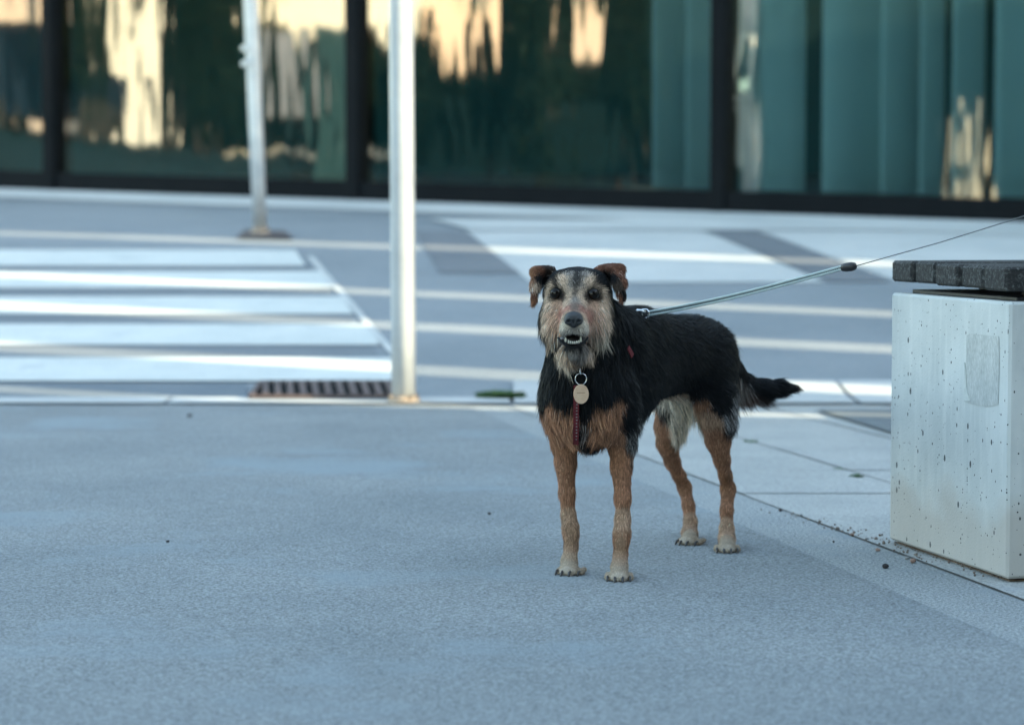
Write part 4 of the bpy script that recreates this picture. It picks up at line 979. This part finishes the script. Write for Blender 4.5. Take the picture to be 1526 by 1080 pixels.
# --- fur: fine tapering strands rooted on the body
tri = np.concatenate([BF[:, [0, 1, 2]], BF[:, [0, 2, 3]]]); T0, T1, T2 = BV[tri[:, 0]], BV[tri[:, 1]], BV[tri[:, 2]]
area = np.linalg.norm(np.cross(T1-T0, T2-T0), axis=1)/2; tc_ = (T0+T1+T2)/3
headw = np.exp(-((np.linalg.norm(tc_-P(860, 470, 3.54), axis=1)/.085)**4))
wgt = area*(1+3.2*headw)*(tc_[:, 2] > .0075)
NH = 210000
def strands(NH, wgt, name, lenk=1.0, clump=.35, width=.00030, lift=.20, seed=1, keep=None, colf=None):
    r = np.random.default_rng(seed)
    cum = np.cumsum(wgt); k = np.searchsorted(cum, r.uniform(0, cum[-1], NH)); u = r.uniform(size=(NH, 1)); v = r.uniform(size=(NH, 1)); f = (u+v) > 1; u = np.where(f, 1-u, u); v = np.where(f, 1-v, v)
    p = T0[k]+(T1[k]-T0[k])*u+(T2[k]-T0[k])*v
    n = field_normal(p)
    # keep the eyes, nose and open mouth free
    ok = np.ones(len(p), bool)
    for (x, y, rr) in ((828.8, 437.5, .0094), (884, 438.5, .0096)):
        s0, _ = surf(x, y); ok &= np.linalg.norm(p-s0, axis=1) > rr
    ok &= np.linalg.norm((p-P(855, 477, 3.472))/np.array([.0155, .02, .0135]), axis=1) > 1
    ok &= np.linalg.norm((p-P(853.5, 507, 3.485))/np.array([.0215, .032, .0115]), axis=1) > 1
    if keep is not None: ok &= keep(p, n)
    p, n = p[ok], n[ok]; N = len(p)
    c, L, d = coat(p, .0016)
    tail = np.clip((p[:, :1]-.345)/.02, 0, 1)*(p[:, 2:3] > .22); calm = 1-.6*tail-.45*((L[:, None] < .0085)*(p[:, 2:3] < .2))
    d = d+(.25*np.stack([value_noise(p+o, 60) for o in (0, 3.1, 7.7)], 1)+r.normal(size=(N, 3))*.16)*calm
    t = d-(d*n).sum(1, keepdims=True)*n; t /= np.linalg.norm(t, axis=1)[:, None]+1e-6
    lf = lift+.10*r.normal(size=(N, 1)); d0 = t+n*np.abs(lf); d0 /= np.linalg.norm(d0, axis=1)[:, None]
    Ln = (L*lenk*r.uniform(.55, 1.15, N))[:, None]
    grav = np.array([0, 0, -1.])
    def at_(s_): return p+Ln*(d0*s_+(grav*.22+t*.12-n*.06)*s_*s_)
    P1, P2, P3 = at_(.35), at_(.7), at_(1.0)
    if clump > 0:
        ns = max(1, N//14); sd_i = r.choice(N, ns, replace=False); kd = kdtree.KDTree(ns)
        for j, i in enumerate(sd_i): kd.insert(p[i], j)
        kd.balance(); near = np.array([sd_i[kd.find(q)[1]] for q in p])
        cw = clump*np.clip(L/.016, .3, 1.5)[:, None]*r.uniform(.4, 1, (N, 1)); cw = np.clip(cw, 0, .8)*(1-.8*tail)
        P2 = P2*(1-cw*.55)+(P2[near])*cw*.55; P3 = P3*(1-cw)+P3[near]*cw
    side = np.cross(t, n)+n*r.normal(size=(N, 1))*.45; side /= np.linalg.norm(side, axis=1)[:, None]
    w = width*r.uniform(.7, 1.3, (N, 1))*np.clip(.75+L[:, None]/.03, .8, 1.5)
    root = p-n*.0006
    V = np.stack([root-side*w, root+side*w, P1-side*w*.85, P1+side*w*.85, P2-side*w*.55, P2+side*w*.55, P3], 1).reshape(-1, 3)
    b = (np.arange(N)*7)[:, None]
    Q = np.concatenate([b+np.array([[0, 1, 3, 2]]), b+np.array([[2, 3, 5, 4]])]); TR = b+np.array([[4, 5, 6]])
    lum = np.clip(1+(.10+.16*np.clip(L/.014, 0, 1))[:, None]*value_noise(p, 90)[:, None]+(.16+.16*np.clip(L/.012, 0, 1))[:, None]*r.normal(size=(N, 1)), .3, 2.0)
    cc = c*lum
    white = (r.uniform(size=N) < .03-.018*(c.sum(1) < .05)+.24*((c.sum(1) > .10)*(c.sum(1) < .33)*(p[:, 2] > .13)*(p[:, 2] < .34)))[:, None]
    cc = np.where(white & (L[:, None] > .006), np.clip(c*2.2+.035+.22*((c.sum(1) > .10)*(c.sum(1) < .33))[:, None], 0, .8), cc)
    darkh = (r.uniform(size=N) < .10)[:, None]*(c.sum(1) > .6)[:, None]; cc = np.where(darkh, cc*.25, cc)
    if colf is not None: cc = colf(cc, p, r)
    fast_mesh(name, V, [Q, TR], M['fur'], dog, True, np.repeat(cc, 7, 0))
strands(NH, wgt, "fur")
# long wiry guard hairs: beard, belly, tail feathering, back
def gkeep(p, n):
    _, L, _ = coat(p, 0); return rng.uniform(size=len(p)) < np.clip((L-.010)/.02, 0, 1)
strands(60000, wgt, "guard_hair", 1.3, .7, .00038, .36, 5, gkeep)
# --- eyes
M['eye'] = new_mat("wet_dark_eye")[0]; b = M['eye'].node_tree.nodes["Principled BSDF"]; b.inputs["Base Color"].default_value = (.006, .004, .003, 1); b.inputs["Roughness"].default_value = .03; b.inputs["Specular IOR Level"].default_value = .22
for ex, ey in ((829, 437.3), (884, 438.3)):
    s0, n0_ = surf(ex, ey); c = s0+np.array([0, .0030, 0]); mb = MB(); mb.ball(c, .0092, None, 28, 18); mb.build("eye", M['eye'], dog, True)
# --- nose
m, nt, b = new_mat("black_nose_leather"); b.inputs["Base Color"].default_value = (.012, .015, .02, 1); b.inputs["Roughness"].default_value = .38
v = N_(nt, "ShaderNodeTexVoronoi", Scale=700.0); bp = N_(nt, "ShaderNodeBump", Strength=.5, Distance=.0006); nt.links.new(v.outputs[0], bp.inputs["Height"]); nt.links.new(bp.outputs[0], b.inputs["Normal"]); M['nose'] = m
NF_ = Field(P(855, 477, 3.47)-.026, P(855, 477, 3.47)+.026, .0008)
nc_ = P(854.7, 475, 3.474)
NF_.ell(nc_+np.array([0, .002, .001]), HF, (.0132, .0115, .0098), k=.003)
NF_.ell(nc_+np.array([-.0070, -.001, -.003]), HF, (.0064, .0085, .0062), k=.004); NF_.ell(nc_+np.array([.0070, -.001, -.003]), HF, (.0064, .0085, .0062), k=.004)
NF_.ell(nc_+np.array([0, .0, -.0085]), HF, (.0058, .0080, .0048), k=.004)
for sx in (-1, 1):
    NF_.carve(nc_+np.array([sx*.0072, -.0105, -.0030]), HF, (.0030, .0045, .0024), k=.0015)
NF_.carve(nc_+np.array([0, -.0100, -.0070]), HF, (.0006, .0030, .0060), k=.001)
nv, nf = NF_.surface(); fast_mesh("nose", nv, [nf], M['nose'], dog, True)
# --- mouth lining, tongue and lower teeth
def plain(name, col, rough, spec=.5):
    m, nt, b = new_mat(name); b.inputs["Base Color"].default_value = (*col, 1); b.inputs["Roughness"].default_value = rough; b.inputs["Specular IOR Level"].default_value = spec; return m
mc = P(853.5, 507, 3.496)
mb = MB(); mb.ball(mc+np.array([0, .012, 0]), (.0200, .016, .0102), None, 20, 12); mb.build("mouth_lining", plain("mouth_lining", (.010, .006, .007), .4), dog, True)
mb = MB()
for k in range(21):                      # dark lip along the lower jaw
    pass
lp = [P(832+44*t, 503+15*math.sin(math.pi*t)**.8, 3.477+.020*(2*t-1)**2) for t in np.linspace(0, 1, 22)]
mb.tube(lp, .0016, 10); mb.build("lip", plain("black_lip", (.006, .006, .007), .6, .15), dog, True)
M['tooth'] = plain("tooth_enamel", (.55, .52, .44), .35)
for (x, y, r, h) in ((843, 507.5, .0014, .0075), (847.3, 509.5, .0013, .0036), (850.4, 510.2, .0012, .0032), (853.4, 510.5, .0012, .0030), (856.4, 510.5, .0012, .0030), (859.5, 510, .0013, .0032), (865.5, 507.5, .0015, .0080), (862.6, 509.5, .0013, .0034)):
    c = P(x, y, 3.4765+.006*((x-854.5)/12)**2); mb = MB(); mb.tube([c-HZ*.002, c+HZ*h*.2, c+HZ*h*.5, c+HZ*h*.72], [r, r*1.05, r*.8, r*.3], 8); mb.build("tooth", M['tooth'], dog, True)
# --- claws
M['claw'] = plain("claw_horn", (.03, .026, .025), .35)
for toes, c, d, s_, w in PAWS:
    for p, dd, r in toes:
        mb = MB(); mb.tube([p-dd*.002+HZ*.0050, p+dd*.0025+HZ*.0045, p+dd*.0072-HZ*.0005, p+dd*.0092-HZ*.0062], [.0021, .0021, .0016, .0005], 7); mb.build("claw", M['claw'], dog, True)
# --- harness: dark red strap down the chest and round the ribs
M['strap'] = surf_mat("dark_red_webbing", (.10, .008, .014), (.15, .014, .02), 60, 500, .3, .75, .4, .001)
M['reflect'] = plain("reflective_stitch", (.22, .22, .23), .5)
def strap(path, w, name, mat, out=.004, parent=dog, step=None):
    """flat band laid on the body along picture-space points"""
    pts = []; ns = []
    for x, y in path:
        p, n = surf(x, y); pts.append(p+n*out); ns.append(n)
    pts = np.array(pts)
    for _ in range(3): pts[1:-1] = (pts[:-2]+pts[1:-1]*2+pts[2:])/4
    V = []
    for i in range(len(pts)):
        t = pts[min(i+1, len(pts)-1)]-pts[max(i-1, 0)]; t /= np.linalg.norm(t); sdv = np.cross(t, ns[i]); sdv /= np.linalg.norm(sdv)
        V += [pts[i]-sdv*w/2, pts[i]+sdv*w/2, pts[i]+sdv*w/2+ns[i]*.0015, pts[i]-sdv*w/2+ns[i]*.0015]
    F = [(0, 1, 2, 3)]+[(4*(len(pts)-1)+k for k in (3, 2, 1, 0))]
    F[1] = tuple(F[1])
    for i in range(len(pts)-1):
        for k in range(4): F.append((4*i+k, 4*i+(k+1) % 4, 4*i+4+(k+1) % 4, 4*i+4+k))
    return mesh_obj(name, V, F, mat, parent)
hs_ = strap([(861-.0*t, 574+8*t) for t in range(11)], .0085, "harness_strap", M['strap'], .009)
for k in range(13):
    s0, n_ = surf(862, 596+k*4.2)
    mb = MB(); mb.box(s0+n_*.0108-np.array([.0011, 0, .0005]), (.0022, 0, 0), (0, -.0005, 0), (0, 0, .0011)); mb.build("stitch", M['reflect'], hs_)
strap([(925, 518), (929, 524), (932, 530)], .008, "harness_strap", M['strap'], .012)
# --- name tag
M['steel'] = plain("polished_steel", (.7, .71, .72), .22); M['steel'].node_tree.nodes["Principled BSDF"].inputs["Metallic"].default_value = 1
M['brass'] = surf_mat("worn_copper_tag", (.60, .40, .27), (.70, .50, .36), 120, 600, .1, .42, .1, .0005, metal=.25, spec=.5)
tgY = surf(866, 586)[0][1]-.014
tagc = P(866, 587, tgY)
tg = empty("name_tag", tagc, "oval copper name tag on a steel split ring below the dog's beard", "dog tag")
mb = MB(); n = 40; V = []; F = []
rx_, rz_ = .0112, .0143
for yo in (-.0009, .0009):
    for k in range(n): a = 2*math.pi*k/n; V.append(tagc+np.array([rx_*math.cos(a), yo, rz_*math.sin(a)]))
    for k in range(n): a = 2*math.pi*k/n; V.append(tagc+np.array([rx_*.93*math.cos(a), yo*1.25, rz_*.93*math.sin(a)]))
F = [tuple(range(n, 2*n)), tuple(range(3*n, 4*n))[::-1]]
for k in range(n):
    l = (k+1) % n; F += [(k, l, l+n, k+n), (k+2*n, k+3*n, l+3*n, l+2*n), (k, k+2*n, l+2*n, l)]
mesh_obj("tag_disc", V, F, M['brass'], tg)
# the engraved line, too small to read in the photograph: a shallow groove
mb = MB(); mb.box(tagc+np.array([-.0062, -.00125, .0012]), (.0124, 0, .0004), (0, .0004, 0), (0, 0, .0009)); mb.build("engraving", plain("engraved_line", (.28, .17, .11), .6), tg)
rc = P(865.6, 564.5, tgY+.001); rr = .0083
for o_, y_ in ((0, -.0005), (.0003, .0006)):
    mb = MB(); mb.tube([rc+np.array([rr*math.cos(a)+o_, y_, rr*math.sin(a)]) for a in np.linspace(0, 2*math.pi, 33)[:-1]], .0006, 8, closed=True); mb.build("split_ring", M['steel'], tg, True)
hk = [P(864.5, 539, tgY+.012), P(863.5, 544, tgY+.004), P(864.2, 552, tgY), P(865.4, 557.5, tgY-.001), P(867.2, 556.5, tgY+.002)]
mb = MB(); mb.tube(hk, .0011, 8); mb.build("hook", M['steel'], tg, True)
# --- leash
sC, nC = surf(958, 466); yl = sC[1]-.010
ls = empty("leash", sC, "pale webbing leash with dark dotted core, clipped to the dog's back", "leash")
def lpt(x, y, dY=0): return P(x, y, yl+(3.50-yl)*np.clip((x-960)/300, 0, 2.2)+dY)
pa = np.array([(966, 467.5), (1000, 461), (1050, 451), (1100, 440), (1150, 427.5), (1200, 414), (1235, 403.5), (1262, 397.5)])
tt = np.linspace(0, 1, 90); xs2 = np.interp(tt, np.linspace(0, 1, len(pa)), pa[:, 0])
co_ = np.polyfit(pa[:, 0], pa[:, 1], 3); cen = [(x, np.polyval(co_, x)) for x in xs2]
M['web'] = surf_mat("pale_webbing", (.40, .50, .51), (.52, .60, .60), 90, 700, .25, .6, .4, .001)
M['core'] = plain("dark_core", (.012, .02, .03), .7)
for sg in (-1, 1):
    mb = MB(); wdt = [2.7-(.5*(i/89)) for i in range(90)]
    mb.tube([lpt(x, y+sg*w_) for (x, y), w_ in zip(cen, wdt)], .0017, 8); mb.build("webbing", M['web'], ls, True)
mb = MB(); mb.tube([lpt(x, y, .0006) for (x, y) in cen], .0013, 8); mb.build("core", M['core'], ls, True)
mb = MB()
for i in range(0, 86):
    x = 972+i*3.35; y = np.polyval(co_, x); c = lpt(x, y, -.0013); mb.ball(c, (.00085, .0006, .0007), None, 6, 4)
mb.build("stitching", M['web'], ls, True)
mb = MB(); c0_, c1_ = lpt(1254, 399.2), lpt(1276, 396.5)
mb.tube([c0_+(c1_-c0_)*t for t in (0, .06, .3, .7, .92, 1)], [.0028, .0052, .0064, .0066, .0052, .002], 16); mb.build("stopper", plain("black_rubber", (.012, .012, .014), .5), ls, True)
cd = [(1274, 396.8), (1330, 381.0), (1400, 361.5), (1460, 343), (1526, 322), (1640, 283), (1760, 238)]
mb = MB(); mb.tube([lpt(x, y) for x, y in cd], .00075, 8); mb.build("cord", plain("grey_cord", (.10, .11, .12), .6), ls, True)
# swivel clip
def cl_(x, y, dY=-.004): return lpt(x, y, dY)

mb = MB(); mb.tube([cl_(*q) for q in ((964, 461), (968, 466), (966, 473), (959, 474), (956, 468), (958, 461))], .0013, 8, closed=True); mb.build("clip_ring", M['steel'], ls, True)
mb = MB(); mb.tube([cl_(*q) for q in ((946, 464.5), (950, 463.5), (957, 463.8), (962, 465))], [.0016, .0034, .0030, .0014], 12); mb.build("swivel", M['steel'], ls, True)
mb = MB(); mb.tube([cl_(*q) for q in ((947, 464.5), (941, 467.5), (934, 468.2), (929.5, 466), (931, 461.5), (936, 460.5), (940, 463))], .0014, 8); mb.build("hook", M['steel'], ls, True)
